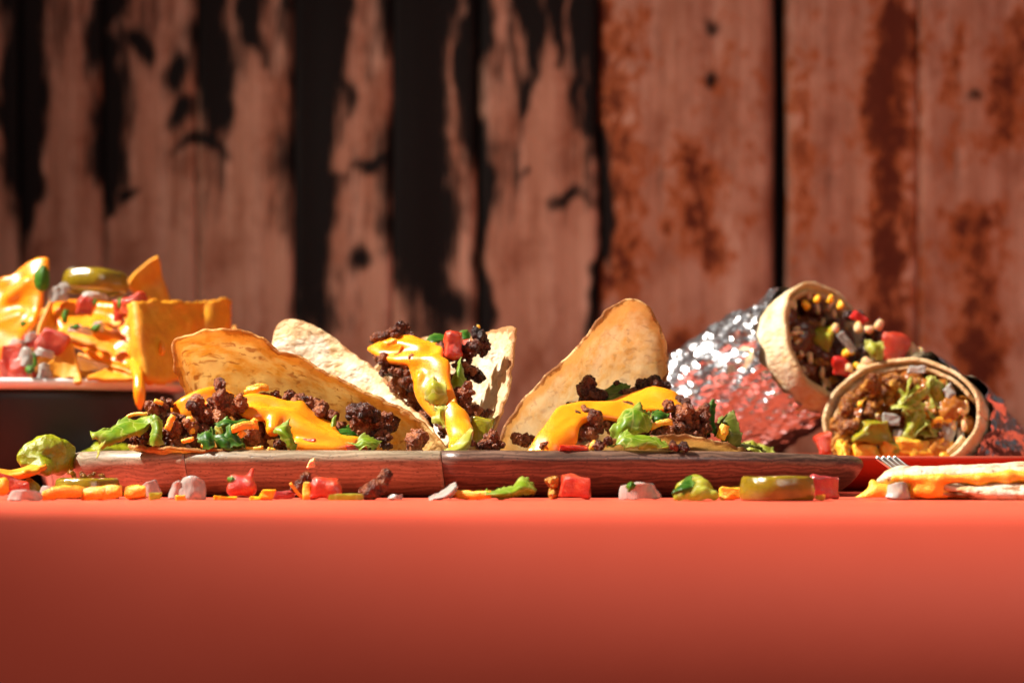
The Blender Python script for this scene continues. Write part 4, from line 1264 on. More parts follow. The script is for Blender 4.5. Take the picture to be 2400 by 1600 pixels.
def herb(px, py, wpx, hpx, y, ang, label, group):
    ca, sa = math.cos(math.radians(ang)), math.sin(math.radians(ang))
    def q(u, v, dy):
        return (px + (u * ca - v * sa) * wpx / 2, py + (u * sa + v * ca) * hpx / 2, y + dy)
    leaf(label, [[q(-.2, -1, .002), q(0, -1.1, 0), q(.2, -1, .002)], [q(-1, -.1, .002), q(0, -.1, -.002), q(1, 0, .002)], [q(-.8, .6, .002), q(0, .7, -.002), q(.8, .7, .002)], [q(-.2, 1, .002), q(0, 1.05, 0), q(.2, 1, .002)]], 'herb', group, .0006, px, 'coriander_leaf', 'coriander')
herb(98, 650, 38, 58, .262, 15, 'pointed green coriander leaf stuck on the tall cheesy chip', None)
GH = 'coriander flecks on the nachos'
for a in [(152, 742, 12, 26, .236, 10), (178, 764, 22, 10, .23, 0), (226, 768, 16, 10, .23, 40), (222, 708, 10, 10, .24, 0), (82, 842, 10, 34, .212, -35), (70, 866, 22, 18, .212, 30), (54, 758, 10, 8, .25, 0), (280, 712, 12, 26, .238, 30)]:
    herb(*a, 'small fleck of coriander on the nachos', GH)

# ------------------------------------------------------------------ guacamole by the pale end of the tray
chip('corn chip scooped under the big guacamole dollop', [(-40, 1112, .02), (120, 1085, .05), (60, 1118, -.005)], .006, seed=40)
sauce('big lumpy green guacamole dollop beside the pale end of the tray', [
    [(75, 1070, .05, 32), (110, 1052, .055, 40), (140, 1060, .06, 34)], [(60, 1088, .045, 16), (100, 1095, .045, 22), (150, 1085, .06, 26), (175, 1078, .065, 12)], [(110, 1108, .040, 10), (95, 1100, .04, 12)], [(120, 1030, .06, 18), (95, 1040, .055, 18)]],
    h=.0013, k=.0022, name='guacamole', mat='guac', cat='guacamole', lump=.0020)
sauce('small guacamole drop on the table under the scooped chip', [[(72, 1140, .03, 18), (78, 1152, .03, 20), (70, 1128, .03, 10)]], h=.001, k=.0015, name='guacamole', mat='guac', cat='guacamole', lump=.0012)
def build_dip():
    y, n = .225, 120
    cx, H = P(232, 1100, y).x, .0185
    R = .036
    prof = [(0, .001), (.80, 0), (.86, .002), (.93, .5), (1.0, .93), (1.03, .97), (1.03, 1.0), (.99, 1.0), (.95, .96), (.88, .5), (.80, .12), (0, .1)]
    V, Fc = [], []
    for r, z in prof:
        for i in range(n):
            a = 2 * math.pi * i / n
            fl = 1 + .035 * math.cos(22 * a) * (1 if r > .5 else 0)
            V.append((cx + r * R * fl * math.cos(a), y + r * R * fl * math.sin(a), (z if z > .003 else 0) * H))
    for k in range(len(prof) - 1):
        for i in range(n):
            a, b = k * n + i, k * n + (i + 1) % n
            Fc.append((a, b, b + n, a + n))
    thing('metal_dip_cup', new_mesh('metal_dip_cup', V, Fc, M['steel']), 'small fluted metal dip cup behind the pale end of the tray', 'cup')
build_dip()
sauce('guacamole mound filling the fluted metal dip cup', [
    [(190, 1072, .205, 12), (235, 1060, .215, 26), (290, 1066, .22, 24), (320, 1076, .22, 14)], [(165, 1092, .205, 8), (240, 1090, .20, 22), (300, 1090, .20, 18)], [(225, 1040, .225, 12), (250, 1046, .225, 14)]],
    h=.0014, k=.0022, name='guacamole', mat='guac', cat='guacamole', lump=.0018)

# ------------------------------------------------------------------ burritos on the red dish
DCX, DCY, DR = 0.255, 0.318, 0.174
def build_dish():
    prof = [(0, .003), (.135, .003), (.140, .0), (.147, .0), (.152, .003), (.178, .016), (.1835, .0188), (.185, .0198), (.1845, .0208), (.182, .0210), (.176, .0190), (.150, .0068), (.14, .006), (0, .006)]
    V, Fc = lathe(prof, 140)
    me = new_mesh('clay_dish', [(v[0] * DR / .185 + DCX, v[1] * DR / .185 + DCY, v[2]) for v in V], Fc, M['dish'])
    thing('clay_dish', me, 'wide red clay dish holding two foil-wrapped burritos', 'dish')
build_dish()

def burrito(label, C, n, Ra, Rb, length, foil_start, up=Vector((0, 0, 1)), taper=.55, seed=0, mass='bean'):
    n = n.normalized()
    s = up.cross(n).normalized()
    u = n.cross(s).normalized()
    root = empty('burrito', (C.x, C.y, 0), label, 'burrito', 'burritos on the red dish')
    def pt(r, a, z, k=1.0):
        return C + n * z + s * (Ra * r * math.cos(a)) + u * (Rb * r * math.sin(a))
    # tortilla: outer wrap plus an inner spiral layer, each a thick closed sheet
    for (nm, r0, z0, z1, a0, a1, dr) in (('tortilla_wrap', 1.0, -.055, 0.0, 0, 2 * math.pi, 0.0), ('inner_tortilla_layer', .90, -.05, -.003, 0.4, 5.9, -.035)):
        nu, nv = 120, 26
        g = np.zeros((nv, nu, 3)); rim = np.zeros((nv, nu))
        for i in range(nv):
            for j in range(nu):
                a = a0 + (a1 - a0) * j / (nu - 1)
                q = i / (nv - 1)
                wv = .0014 * noise.noise(Vector((math.cos(a) * 2 + seed, math.sin(a) * 2, 4))) * 2
                r = r0 + dr * j / nu + .02 * noise.noise(Vector((math.cos(a) * 1.5, math.sin(a) * 1.5, q + seed)))
                p = pt(r, a, z0 + (z1 + wv - z0) * q)
                g[i, j] = p + Vector((noise.noise(p * 90), noise.noise(p * 91), noise.noise(p * 93))) * .0005
                rim[i, j] = max(0, 1 - (1 - q) * 7)
        W, F2, at = thicken(g.reshape(-1, 3), grid_faces(nv, nu), .0022, {'rim': rim.ravel()})
        part(nm, new_mesh(nm, W, F2, M['tort_wrap'], True, at), root)
    # foil
    nu, nv = 130, 84
    V = []
    for i in range(nv):
        q = i / (nv - 1)
        for j in range(nu):
            a = 2 * math.pi * j / nu
            ragged = .008 * noise.noise(Vector((math.cos(a) * 1.6 + seed, math.sin(a) * 1.6, 1))) + .004 * noise.noise(Vector((math.cos(a) * 6, math.sin(a) * 6 + seed, 1)))
            z = foil_start + ragged * (1 - q) - (length + foil_start) * q
            e = max(0.0, (q - .62) / .38)
            rr = 1.07 * (1 - (1 - taper) * e ** 1.6) * (math.sqrt(max(0, 1 - max(0, (q - .90) / .10) ** 2)))
            p = pt(rr, a, z)
            o = Vector((seed * 5, 0, 0))
            q3 = Vector((math.cos(a) * 1.9 + seed * 5, math.sin(a) * 1.9, z * 22 + 2.5 * math.sin(a + seed)))
            cr = .0075 * (abs(noise.noise(q3)) - .2) + .0042 * (abs(noise.noise(q3 * 2.1 + o)) - .2) + .0020 * (abs(noise.noise(q3 * 4.7 + o)) - .2)
            cc = noise.voronoi((p + o) * 55)
            cr += .0012 * (cc[0][1] - cc[0][0])
            rad = (p - (C + n * z))
            if rad.length > 1e-6:
                p = p + rad.normalized() * cr
            V.append(p + Vector((noise.noise(p * 300), noise.noise(p * 301 + o), noise.noise(p * 303))) * .0005)
    Fc = [(i * nu + j, i * nu + (j + 1) % nu, (i + 1) * nu + (j + 1) % nu, (i + 1) * nu + j) for i in range(nv - 1) for j in range(nu)]
    me = new_mesh('foil_wrap', V, [tuple(reversed(f)) for f in Fc], M['foil'], False)
    part('foil_wrap', me, root)
    # packed filling deep inside, one mass
    pr = []
    r = random.Random(seed)
    for _ in range(34):
        a, q = r.uniform(0, 6.28), math.sqrt(r.uniform(0, 1)) * .74
        p = pt(q * 1.04, a, r.uniform(-.018, -.004))
        pr.append((p, p, r.uniform(.005, .009), .006))
    Vm, Fm = sdf_mesh(pr, .0013, .0012)
    Nm = vnormals(Vm, Fm)
    for i in range(len(Vm)):
        p = Vector(Vm[i])
        Vm[i] += Nm[i] * .0018 * noise.noise(p * 260)
    part('packed_filling', new_mesh('packed_filling', Vm, Fm, M[mass]), root)
    return pt

C1 = P(2110, 968, .195); C1.z = .0445
n1 = Vector((-.46, -.84, .25))
pt1 = burrito('foil-wrapped burrito lying on the red dish, its cut end showing lettuce, rice and meat', C1, n1, .0475, .0345, .150, -.012, seed=1, taper=.5, mass='meat_pale')
C2 = P(1948, 803, .245)
n2 = Vector((.64, -.68, .36))
pt2 = burrito('foil-wrapped burrito propped slantwise with tomato and beans spilling from its raised end', C2, n2, .0405, .0395, .150, -.018, seed=2, taper=.6, mass='meat')

GRICE = grain_mesh('rice_grain', M['rice'], 1, .42, .42)
GCORN = grain_mesh('corn_kernel', M['corn'], 1, .6, .75)
GBEAN = grain_mesh('pale_bean', M['rice'], 1, .6, .7)
def grain(me, name, p, s, label, cat, group, r):
    o = bpy.data.objects.new(name, me)
    COL.objects.link(o)
    o.location = p; o.scale = (s, s, s)
    o.rotation_euler = (r.uniform(0, 3), r.uniform(0, 3), r.uniform(0, 3))
    return tag(o, label, cat, group)
rg = random.Random(9)
B1, B2 = 'the lying burrito', 'the propped burrito'
for k in range(46):
    a = rg.uniform(math.pi * .95, math.pi * 2.15); q = rg.uniform(.25, .82)
    grain(GRICE, 'rice_grain', pt1(q, a, rg.uniform(-.010, -.001)), rg.uniform(.0034, .0048), 'rice grain in the cut end of ' + B1, 'rice', 'rice in ' + B1, rg)
for k in range(44):
    a = rg.uniform(0, 6.28); q = rg.uniform(.5, .84)
    grain(GRICE, 'rice_grain', pt2(q, a, rg.uniform(-.012, -.002)), rg.uniform(.0030, .0044), 'rice grain in the raised end of ' + B2, 'rice', 'rice in ' + B2, rg)
for (px, py) in [(1840, 752), (1852, 762), (1846, 780), (1858, 790), (1850, 806), (1866, 748), (1994, 822), (1982, 828), (1915, 702), (1946, 702), (1970, 716), (1890, 716), (2010, 858)]:
    grain(GCORN, 'corn_kernel', P(px, py, .236 - (px - 1948) / 2400 * .35), rg.uniform(.0024, .0038), 'yellow corn kernel inside the raised end of ' + B2, 'corn', 'corn in ' + B2, rg)
LS, GS = 'chunk of stewed meat in the cut end of ' + B1, 'stewed meat in ' + B1
for a in [(1990, 1000, 70, 1.2), (1994, 950, 56, 1.0), (2038, 915, 60, 1.4), (2040, 960, 50, 1.0), (2080, 892, 60, 1.0), (2100, 925, 60, 1.0), (2010, 1030, 60, 1.0), (1975, 1040, 50, 1.0), (2150, 910, 50, 1.0)]:
    meat(a[0], a[1], a[2], .188 + (a[0] - 1940) * .00006, LS, GS, pale=True, tall=a[3])
for a in [(2130, 1052, 60), (2170, 1050, 56), (2030, 1058, 60), (2080, 1058, 50), (1975, 1058, 40), (2210, 1055, 50)]:
    dice('potato_chunk', a[0], a[1], a[2], 40, .184, 'cheddar', 'orange potato chunk along the bottom of the cut end of ' + B1, 'potato', 'potato chunks in ' + B1, rot=(0, a[0] % 50 - 25, 0), jit=.28, bev=.3)
dice('pepper_chunk', 2048, 1012, 76, 58, .184, 'olive', 'olive green pepper chunk in the cut end of ' + B1, 'pepper', dep=.010, rot=(0, 14, 20), jit=.24, bev=.1)
dice('pepper_chunk', 2165, 1024, 52, 40, .192, 'jal', 'brown pepper chunk beneath the lettuce of ' + B1, 'pepper', dep=.012)
LO, GO1 = 'white onion strip in the cut end of ' + B1, 'onion strips in ' + B1
for a in [(2226, 1018, 22, 80, 12), (2204, 1030, 18, 60, 25), (2092, 985, 36, 30, 0), (2104, 1018, 26, 30, 0), (2150, 866, 40, 16, 0), (2222, 918, 26, 22, -30), (2250, 1020, 14, 36, 0)]:
    dice('onion_strip', a[0], a[1], a[2], a[3], .184, 'onion', LO, 'onion', GO1, dep=.005, rot=(0, a[4], 0))
for a in [(2212, 984, 56, 14, 4)]:
    shred(*a, .182, 'pale cheese strip near the lettuce in ' + B1, 'cheese strips in ' + B1)
LL, GLL = 'yellow-green lettuce shred in the cut end of ' + B1, 'lettuce in ' + B1
leaf(LL, [[(2170, 880, .190), (2190, 876, .188), (2215, 890, .19)], [(2172, 910, .188), (2198, 910, .183), (2226, 920, .188)], [(2180, 945, .188), (2204, 945, .184), (2236, 950, .19)], [(2170, 966, .19), (2196, 970, .187), (2220, 968, .19)]], 'lettuce_pale', GLL, .003, 31)
leaf(LL, [[(2130, 950, .188), (2150, 940, .185), (2172, 945, .188)], [(2120, 975, .186), (2145, 972, .181), (2168, 978, .185)], [(2112, 1005, .184), (2136, 1002, .179), (2158, 1008, .184)], [(2098, 1036, .184), (2124, 1036, .180), (2146, 1034, .184)]], 'lettuce_pale', GLL, .003, 32)
leaf(LL, [[(2102, 918, .190), (2110, 912, .188), (2124, 922, .188)], [(2118, 928, .188), (2130, 928, .186), (2146, 934, .187)]], 'lettuce_pale', GLL, .001, 33)
leaf(LL, [[(2080, 1040, .183), (2100, 1036, .181), (2126, 1044, .182)], [(2078, 1062, .182), (2100, 1064, .180), (2120, 1066, .182)]], 'lettuce_pale', GLL, .002, 34)
rb = random.Random(77)
for k in range(14):
    a, q = rb.uniform(0, 6.28), math.sqrt(rb.uniform(0, 1)) * .74
    p = pt1(q, a, rb.uniform(-.008, -.003))
    o = bpy.data.objects.new('meat_crumble', rb.choice(MEATP)); COL.objects.link(o)
    o.location = p; sc_ = rb.uniform(.009, .015); o.scale = (sc_, sc_, sc_ * rb.uniform(.8, 1.5)); o.rotation_euler = (rb.uniform(0, 3), rb.uniform(0, 3), rb.uniform(0, 3))
    tag(o, LS, 'meat', GS)
for k in range(12):
    a, q = rb.uniform(0, 6.28), math.sqrt(rb.uniform(0, 1)) * .76
    p = pt2(q, a, rb.uniform(-.010, -.004))
    o = bpy.data.objects.new('meat_crumble', rb.choice(MEATP)); COL.objects.link(o)
    o.location = p; sc_ = rb.uniform(.008, .013); o.scale = (sc_, sc_, sc_ * rb.uniform(.8, 1.5)); o.rotation_euler = (rb.uniform(0, 3), rb.uniform(0, 3), rb.uniform(0, 3))
    tag(o, 'chunk of stewed meat in the raised end of ' + B2, 'meat', 'stewed meat in ' + B2)
for k in range(9):
    cx, cy, an = rb.uniform(2080, 2230), rb.uniform(890, 1040), rb.uniform(-1.2, 1.2)
    dx, dy = 34 * math.cos(an), 34 * math.sin(an)
    yy = .1805 + (cx - 2110) * .00005
    leaf(LL, [[(cx - dx - 5, cy - dy - 5, yy + .002), (cx - dx * .3, cy - dy * .3 - 9, yy), (cx + dx * .4, cy + dy * .4 - 9, yy), (cx + dx, cy + dy - 4, yy + .003)],
              [(cx - dx, cy - dy + 6, yy), (cx - dx * .3, cy - dy * .3 + 7, yy - .003), (cx + dx * .4, cy + dy * .4 + 7, yy - .003), (cx + dx + 4, cy + dy + 6, yy + .001)]], 'lettuce_pale', GLL, .0028, k)
for k in range(10):
    a, q = rb.uniform(2.6, 6.8), rb.uniform(.3, .8)
    grain(GCORN, 'corn_kernel', pt1(q, a, rb.uniform(-.005, 0)), rb.uniform(.003, .0045), 'yellow corn kernel in the cut end of ' + B1, 'corn', 'corn in ' + B1, rb)
dice('tomato_dice', 1938, 1040, 40, 60, .200, 'tomato', 'orange-red tomato chunk wedged beside the lying burrito', 'tomato', rot=(0, -20, 0))
dice('pepper_chunk', 1922, 808, 52, 84, .243, 'olive', 'olive green pepper chunk inside the raised end of ' + B2, 'pepper', dep=.010, rot=(0, 10, -30))
dice('onion_strip', 1986, 802, 20, 50, .228, 'onion', 'curved white onion strip inside the raised end of ' + B2, 'onion', dep=.004, rot=(0, -38, 0))
for a in [(2012, 746, 40, 22, 28), (1972, 862, 46, 36, 10)]:
    dice('pepper_strip', a[0], a[1], a[2], a[3], .228, 'pepper', 'deep red pepper bit inside the raised end of ' + B2, 'pepper', 'red pepper in ' + B2, dep=.008, rot=(0, a[4], 0))
dice('tomato_dice', 2086, 808, 54, 62, .222, 'tomato', 'bright tomato chunk tumbling out between the two burritos', 'tomato', rot=(10, 20, 20), jit=.22)
leaf('bright green lettuce scrap beside the tumbling tomato chunk', [[(2030, 796, .214), (2048, 800, .212), (2070, 800, .214)], [(2032, 818, .212), (2050, 820, .208), (2068, 824, .212)], [(2046, 842, .212), (2056, 846, .210), (2066, 844, .212)]], 'lettuce_pale', None, .002, 35)
LBn, GBn = 'pale bean spilling between the two burritos', 'spilled pale beans'
for (px, py, s) in [(2138, 822, .0052), (2158, 822, .0032), (2060, 762, .0040), (2012, 768, .0040), (2036, 772, .0040), (2036, 852, .0050), (2020, 862, .0042), (1958, 770, .0034), (1990, 862, .0034), (2002, 880, .0034), (2110, 846, .004), (2130, 846, .004)]:
    grain(GBEAN, 'pale_bean', P(px, py, .222), s, LBn, 'bean', GBn, rg)
LM, GM = 'dark stewed crumble spilling between the two burritos', 'spilled dark crumbles'
for a in [(2050, 790, 50), (2090, 800, 50), (2110, 835, 50), (2060, 850, 50), (2030, 830, 46), (2130, 835, 30), (2000, 740, 40), (2020, 880, 40)]:
    meat(a[0], a[1], a[2], .230, LM, GM, dark=True)
for a in [(1765, 1045, 40, .16), (1790, 1052, 40, .16), (1745, 1052, 30, .16)]:
    leaf('yellow-green lettuce scrap on the red dish below the propped burrito', [[(a[0] - 24, a[1] - 6, a[3]), (a[0], a[1] - 14, a[3] - .002), (a[0] + 24, a[1] - 4, a[3])], [(a[0] - 20, a[1] + 14, a[3] - .003), (a[0], a[1] + 12, a[3] - .006), (a[0] + 22, a[1] + 16, a[3] - .003)]], 'lettuce_pale', 'lettuce scraps on the red dish', .002, a[0])

# ------------------------------------------------------------------ quesadilla and fork
QY = -.045
def build_quesadilla():
    root = empty('quesadilla', P(2260, 1180, QY), 'folded cheese quesadilla with toasted layers lying on the red table', 'quesadilla')
    root.location.z = 0
    bottom = [rowp([(2100, 1177, QY), (2180, 1179, QY - .006), (2300, 1180, QY - .010), (2480, 1180, QY - .010), (2640, 1180, QY)]),
              rowp([(2090, 1174, QY + .04), (2180, 1174, QY + .04), (2300, 1174, QY + .04), (2480, 1174, QY + .04), (2640, 1174, QY + .04)]),
              rowp([(2110, 1170, QY + .08), (2180, 1170, QY + .08), (2300, 1170, QY + .08), (2480, 1170, QY + .08), (2640, 1170, QY + .08)])]
    for r in bottom:
        for p in r:
            p.z = 0.0022
    part('bottom_tortilla', tortilla_mesh('bottom_tortilla', bottom, M['tort_toast'], 80, 40, .002, .0006, seed=5), root)
    flap = [rowp([(2210, 1136, QY), (2270, 1138, QY - .004), (2360, 1136, QY - .006), (2480, 1134, QY - .006), (2640, 1134, QY)]),
            rowp([(2214, 1142, QY - .006), (2280, 1152, QY - .010), (2360, 1156, QY - .014), (2480, 1156, QY - .014), (2640, 1156, QY - .006)]),
            rowp([(2240, 1150, QY - .003), (2290, 1170, QY - .007), (2350, 1176, QY - .010), (2480, 1177, QY - .010), (2640, 1177, QY)])]
    part('folded_flap', tortilla_mesh('folded_flap', flap, M['tort_spotty'], 80, 36, .002, .0008, seed=6), root)
    top = [rowp([(2066, 1140, QY + .012), (2110, 1138, QY + .004), (2200, 1134, QY), (2320, 1130, QY - .002), (2480, 1128, QY - .002), (2640, 1128, QY)]),
           rowp([(2056, 1126, QY + .010), (2100, 1116, QY + .000), (2200, 1112, QY - .002), (2320, 1108, QY - .003), (2480, 1104, QY - .003), (2640, 1104, QY)]),
           rowp([(2072, 1112, QY + .012), (2110, 1100, QY + .006), (2200, 1099, QY + .006), (2320, 1094, QY + .006), (2480, 1090, QY + .006), (2640, 1090, QY + .008)]),
           rowp([(2086, 1108, QY + .03), (2130, 1097, QY + .03), (2210, 1096, QY + .03), (2320, 1092, QY + .03), (2480, 1088, QY + .03), (2640, 1088, QY + .03)]),
           rowp([(2110, 1112, QY + .07), (2150, 1106, QY + .08), (2220, 1104, QY + .08), (2330, 1100, QY + .08), (2480, 1098, QY + .08), (2640, 1098, QY + .07)])]
    part('top_tortilla', tortilla_mesh('top_tortilla', top, M['tort_spotty'], 90, 60, .0016, .0008, seed=7), root)
    pr = chain_prims([[(2010, 1166, QY, 8), (2045, 1160, QY, 14), (2080, 1158, QY, 17), (2120, 1166, QY, 12), (2180, 1168, QY, 9)], [(2046, 1132, QY, 9), (2052, 1146, QY, 11)], [(2060, 1150, QY, 12), (2090, 1150, QY + .01, 16)],
        [(2150, 1148, QY - .003, 17), (2190, 1150, QY - .004, 18), (2210, 1154, QY - .004, 14)], [(2236, 1160, QY - .003, 12), (2262, 1164, QY - .004, 9), (2280, 1162, QY - .004, 6)],
        [(2096, 1120, QY - .003, 8), (2200, 1122, QY - .006, 10), (2300, 1122, QY - .006, 12), (2360, 1116, QY - .006, 14), (2480, 1114, QY - .006, 13), (2640, 1112, QY, 12)],
        [(2100, 1150, QY + .02, 24), (2300, 1145, QY + .02, 24), (2600, 1145, QY + .02, 24)]])
    V, Fc = sdf_mesh(pr, .0012, .0012)
    N = vnormals(V, Fc)
    V[:, 2] = np.maximum(V[:, 2], .0012)
    for i in range(len(V)):
        V[i] += N[i] * .0009 * noise.noise(Vector(V[i]) * 160)
    part('melted_cheese', new_mesh('melted_cheese', V, Fc, M['cheddar']), root)
build_quesadilla()
dice('onion_dice', 2106, 1150, 50, 36, QY - .008, 'onion', 'square pinkish onion piece in the melted cheese of the quesadilla', 'onion', dep=.004, jit=.08)

def build_fork():
    y = .03
    base = P(2180, 1120, y)
    root = empty('fork', (base.x, base.y, 0), 'steel fork with its tines pointing up beside the quesadilla', 'fork')
    def bar(name, pts, wd, th):
        pts = catmull([P(*p) for p in pts], 16)
        V, Fc = [], []
        for i, p in enumerate(pts):
            q = i / 15
            k = .45 + .55 * min(1, q * 4)
            tdir = (pts[min(i + 1, 15)] - pts[max(i - 1, 0)]).normalized()
            sd = Vector((0, 1, 0)); nn = tdir.cross(sd).normalized()
            W = wd[0] + (wd[1] - wd[0]) * q
            for (a, b) in ((-1, -.6), (-.7, -1), (.7, -1), (1, -.6), (1, .6), (.7, 1), (-.7, 1), (-1, .6)):
                V.append(p + sd * a * W * .5 * k + nn * b * th * .5)
        for i in range(15):
            for q in range(8):
                a, b = i * 8 + q, i * 8 + (q + 1) % 8
                Fc.append((a, b, b + 8, a + 8))
        Fc.append(tuple(range(7, -1, -1))); Fc.append(tuple(120 + q for q in range(8)))
        part(name, new_mesh(name, V, Fc, M['steel']), root)
    for k in range(4):
        dx, dy = k * 13.5, k * .0052
        bar('tine', [(2054 + dx, 1071 - k * .3, y - .008 + dy), (2072 + dx, 1084, y - .008 + dy), (2098 + dx, 1103, y - .008 + dy), (2128 + dx, 1120, y - .008 + dy)], (.0018, .0030), .0022)
    bar('neck', [(2118, 1116, y + .001), (2160, 1136, y + .002), (2210, 1140, y + .004), (2260, 1136, y + .006)], (.020, .008), .0022)
    bar('handle', [(2256, 1136, y + .006), (2400, 1140, y + .012), (2560, 1146, y + .016), (2750, 1150, y + .02)], (.008, .018), .0026)
build_fork()

# ------------------------------------------------------------------ scraps strewn on the table in front of the tray
TB_ = True
dice('tomato_dice', 22, 1142, 74, 46, -.03, 'tomato', 'wet tomato wedge on the table beneath the guacamole chip', 'tomato', on_table=TB_, rot=(0, 12, 0), jit=.2)
grain(GCORN, 'corn_kernel', P(6, 1142, -.045), .0050, 'yellow corn kernel stuck to the wet tomato wedge', 'corn', None, rg)
dice('onion_dice', 54, 1162, 72, 24, -.075, 'onion', 'blurred grey-white onion sliver on the table before the tomato wedge', 'onion', on_table=TB_, jit=.06)
dice('onion_dice', 110, 1152, 36, 32, -.045, 'onion', 'small lilac onion bit next to the long cheese sticks', 'onion', on_table=TB_, jit=.2)
jalapeno('jalapeno_slice', 203, 1150, 146, 47, -.018, 'brownish jalapeno slice lying behind two cheese sticks near the tray end', (0, 0, 0), on_table=True)
for a in [(168, 1112, 20), (196, 1114, 22), (216, 1112, 16), (240, 1116, 14)]:
    meat(a[0], a[1], a[2], -.005, 'crumb of meat on top of the brownish jalapeno slice', 'crumbs on the jalapeno slice', pale=True)
shred(150, 1158, 100, 26, 4, -.062, 'thick orange cheese stick lying on the table before the jalapeno', 'cheese sticks before the jalapeno', on_table=True)
shred(238, 1156, 96, 28, 5, -.060, 'thick orange cheese stick lying on the table before the jalapeno', 'cheese sticks before the jalapeno', on_table=True)
dice('cheese_dice', 320, 1156, 44, 28, -.05, 'cheddar', 'yellow cheese nugget beside a white onion chip', 'cheese', on_table=TB_)
dice('onion_dice', 350, 1142, 36, 36, -.03, 'onion', 'white angular onion chip leaning behind the yellow cheese nugget', 'onion', on_table=TB_, dep=.005, rot=(0, -20, 0))
dice('onion_dice', 362, 1160, 30, 16, -.055, 'lettuce_pale', 'pale green scallion bit beside the yellow cheese nugget', 'scallion', on_table=TB_)
dice('onion_dice', 412, 1148, 26, 42, -.042, 'onion', 'pinkish onion bit beside the glassy round onion', 'onion', on_table=TB_, dep=.006)
dice('onion_dice', 448, 1144, 60, 54, -.045, 'onion', 'glassy rounded onion piece with sparkling highlights', 'onion', on_table=TB_, bev=.34, jit=.16)
dice('cheese_dice', 425, 1162, 22, 12, -.06, 'corn', 'tiny yellow crumb at the foot of the glassy onion', 'cheese', on_table=TB_)
def tomato_peak():
    pr = chain_prims([[(548, 1146, -.04, 17), (585, 1146, -.04, 17)], [(556, 1128, -.04, 14), (580, 1130, -.04, 14)], [(582, 1120, -.038, 9), (592, 1100, -.036, 5)], [(544, 1118, -.04, 7)]])
    V, Fc = sdf_mesh(pr, .0008, .0009)
    V[:, 2] = np.maximum(V[:, 2], .0)
    N = vnormals(V, Fc)
    for i in range(len(V)):
        V[i] += N[i] * .0008 * noise.noise(Vector(V[i]) * 210)
    thing('tomato_chunk', new_mesh('tomato_chunk', V, Fc, M['tomato']), 'peaked pulpy tomato chunk with a green fleck in front of the tray', 'tomato')
tomato_peak()
herb(543, 1122, 18, 14, -.047, 20, 'green herb fleck on the peaked tomato chunk', None)
for a in [(512, 1160, 20, 10), (534, 1164, 34, 8), (626, 1154, 32, 20), (600, 1164, 30, 8)]:
    dice('cheese_dice', a[0], a[1], a[2], a[3], -.05, 'corn', 'small yellow cheese crumb around the peaked tomato chunk', 'cheese', 'cheese crumbs by the peaked tomato', on_table=TB_)
dice('onion_dice', 668, 1158, 50, 18, -.03, 'onion_red', 'dull red onion bit in the tray shadow', 'onion', on_table=TB_)
meat(706, 1132, 44, -.03, 'crumbly meat bit leaning on the rounded tomato dice', None)
shred(696, 1150, 50, 7, -50, -.035, 'thin yellow pepper thread beside the crumbly meat bit', None)
dice('tomato_dice', 760, 1138, 72, 46, -.045, 'tomato', 'smooth rounded orange-red tomato dice with a yellow cheese side', 'tomato', on_table=TB_, bev=.28, jit=.05)
dice('cheese_dice', 720, 1142, 18, 36, -.046, 'cheddar', 'yellow cheese bit pressed on the side of the rounded tomato dice', 'cheese', on_table=TB_)
dice('cheese_dice', 812, 1160, 66, 14, -.055, 'lettuce_pale', 'flat yellow-green pepper strip right of the rounded tomato dice', 'pepper', on_table=TB_)
meat(880, 1136, 66, -.045, 'tall dark meat crumble standing alone before the tray', None, tall=1.1)
dice('onion_dice', 926, 1162, 30, 10, -.055, 'onion', 'flat white onion flake beside the lone meat crumble', 'onion', on_table=TB_)
leaf('translucent white onion petal tilted up before the plank seam', [[(1004, 1166, -.05), (1030, 1152, -.046), (1054, 1136, -.044), (1066, 1132, -.044)], [(1010, 1170, -.055), (1040, 1162, -.056), (1060, 1148, -.054), (1069, 1140, -.05)], [(1030, 1170, -.052), (1050, 1166, -.054), (1064, 1156, -.052), (1070, 1148, -.048)]], 'onion_leaf' if 'onion_leaf' in M else 'lettuce_pale', None, .0003, 50, 'onion_petal', 'onion').data.materials[0] = M['onion']
shred(1108, 1156, 88, 19, 0, -.048, 'orange cheese stick beside the green wavy lettuce rib', None, on_table=True)
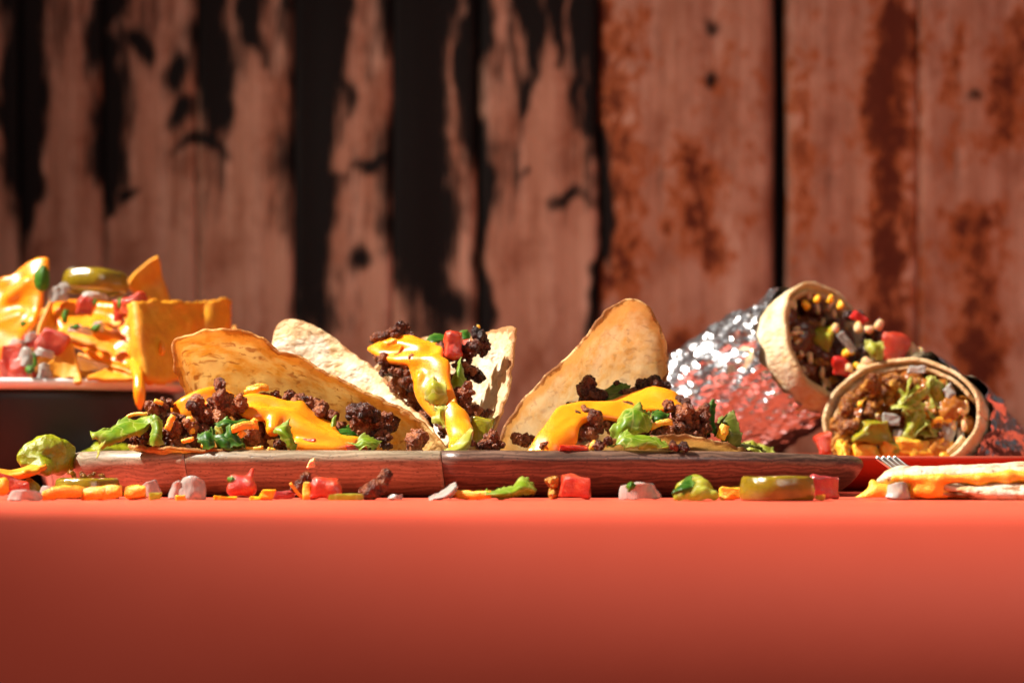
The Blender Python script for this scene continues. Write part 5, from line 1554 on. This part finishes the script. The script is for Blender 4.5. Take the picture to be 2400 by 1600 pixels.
leaf('green wavy lettuce rib lying on the table', [[(1136, 1150, -.046), (1170, 1148, -.044), (1200, 1140, -.042), (1218, 1122, -.040), (1230, 1120, -.040), (1256, 1146, -.042)], [(1140, 1158, -.054), (1172, 1156, -.056), (1202, 1152, -.056), (1222, 1138, -.053), (1236, 1140, -.052), (1256, 1150, -.05)],
     [(1160, 1166, -.050), (1180, 1164, -.053), (1206, 1164, -.053), (1226, 1160, -.052), (1240, 1160, -.05), (1252, 1158, -.047)]], 'lettuce', None, .0008, 51)
meat(1292, 1142, 42, -.035, 'meat bit clinging to the square tomato cube', None, pale=True)
dice('tomato_dice', 1348, 1134, 70, 54, -.040, 'tomato', 'square salmon-red tomato cube before the dark planks', 'tomato', on_table=TB_, jit=.08, bev=.1)
dice('onion_dice', 1502, 1146, 92, 38, -.05, 'onion', 'thick translucent white onion slice before the dark planks', 'onion', on_table=TB_, jit=.08, bev=.3)
herb(1478, 1138, 12, 18, -.062, 20, 'green herb speck on the thick onion slice', None)
sauce('soft pale green chopped lettuce heap with a white rib', [[(1590, 1160, -.062, 14), (1640, 1158, -.065, 18), (1676, 1162, -.062, 12)], [(1596, 1140, -.058, 18), (1625, 1130, -.056, 18), (1656, 1146, -.058, 18)], [(1680, 1158, -.055, 6), (1712, 1136, -.05, 5)]], h=.0011, k=.0012, name='lettuce_heap', mat='lettuce_pale', cat='lettuce', lump=.0020)
leaf('green frill on the soft chopped lettuce heap', [[(1582, 1140, -.072), (1600, 1122, -.070), (1622, 1120, -.068)], [(1576, 1152, -.078), (1598, 1140, -.080), (1624, 1136, -.078)], [(1584, 1160, -.078), (1602, 1154, -.081), (1622, 1150, -.079)]], 'lettuce_dark', None, .002, 52)
dice('cheese_dice', 1716, 1158, 60, 28, -.055, 'cheddar', 'orange cheese slab tucked beside the thick jalapeno slice', 'cheese', on_table=TB_, jit=.06)
jalapeno('jalapeno_slice', 1824, 1177, 168, 56, -.065, 'thick olive jalapeno slice standing out before the dark planks', (0, 0, 35), on_table=True)
dice('cheese_dice', 1922, 1164, 26, 12, -.055, 'cheddar', 'tiny cheese crumb beside the thick jalapeno slice', 'cheese', on_table=TB_)
dice('onion_dice', 1938, 1136, 62, 44, -.03, 'onion_red', 'glistening dark pink onion chunk under the dark tray end', 'onion', on_table=TB_, jit=.2, bev=.1)
dice('crumb', 730, 1084, 14, 18, -.0045, 'rice', 'pale crumb stuck on the front of the tray', 'crumb', dep=.003, jit=.3)
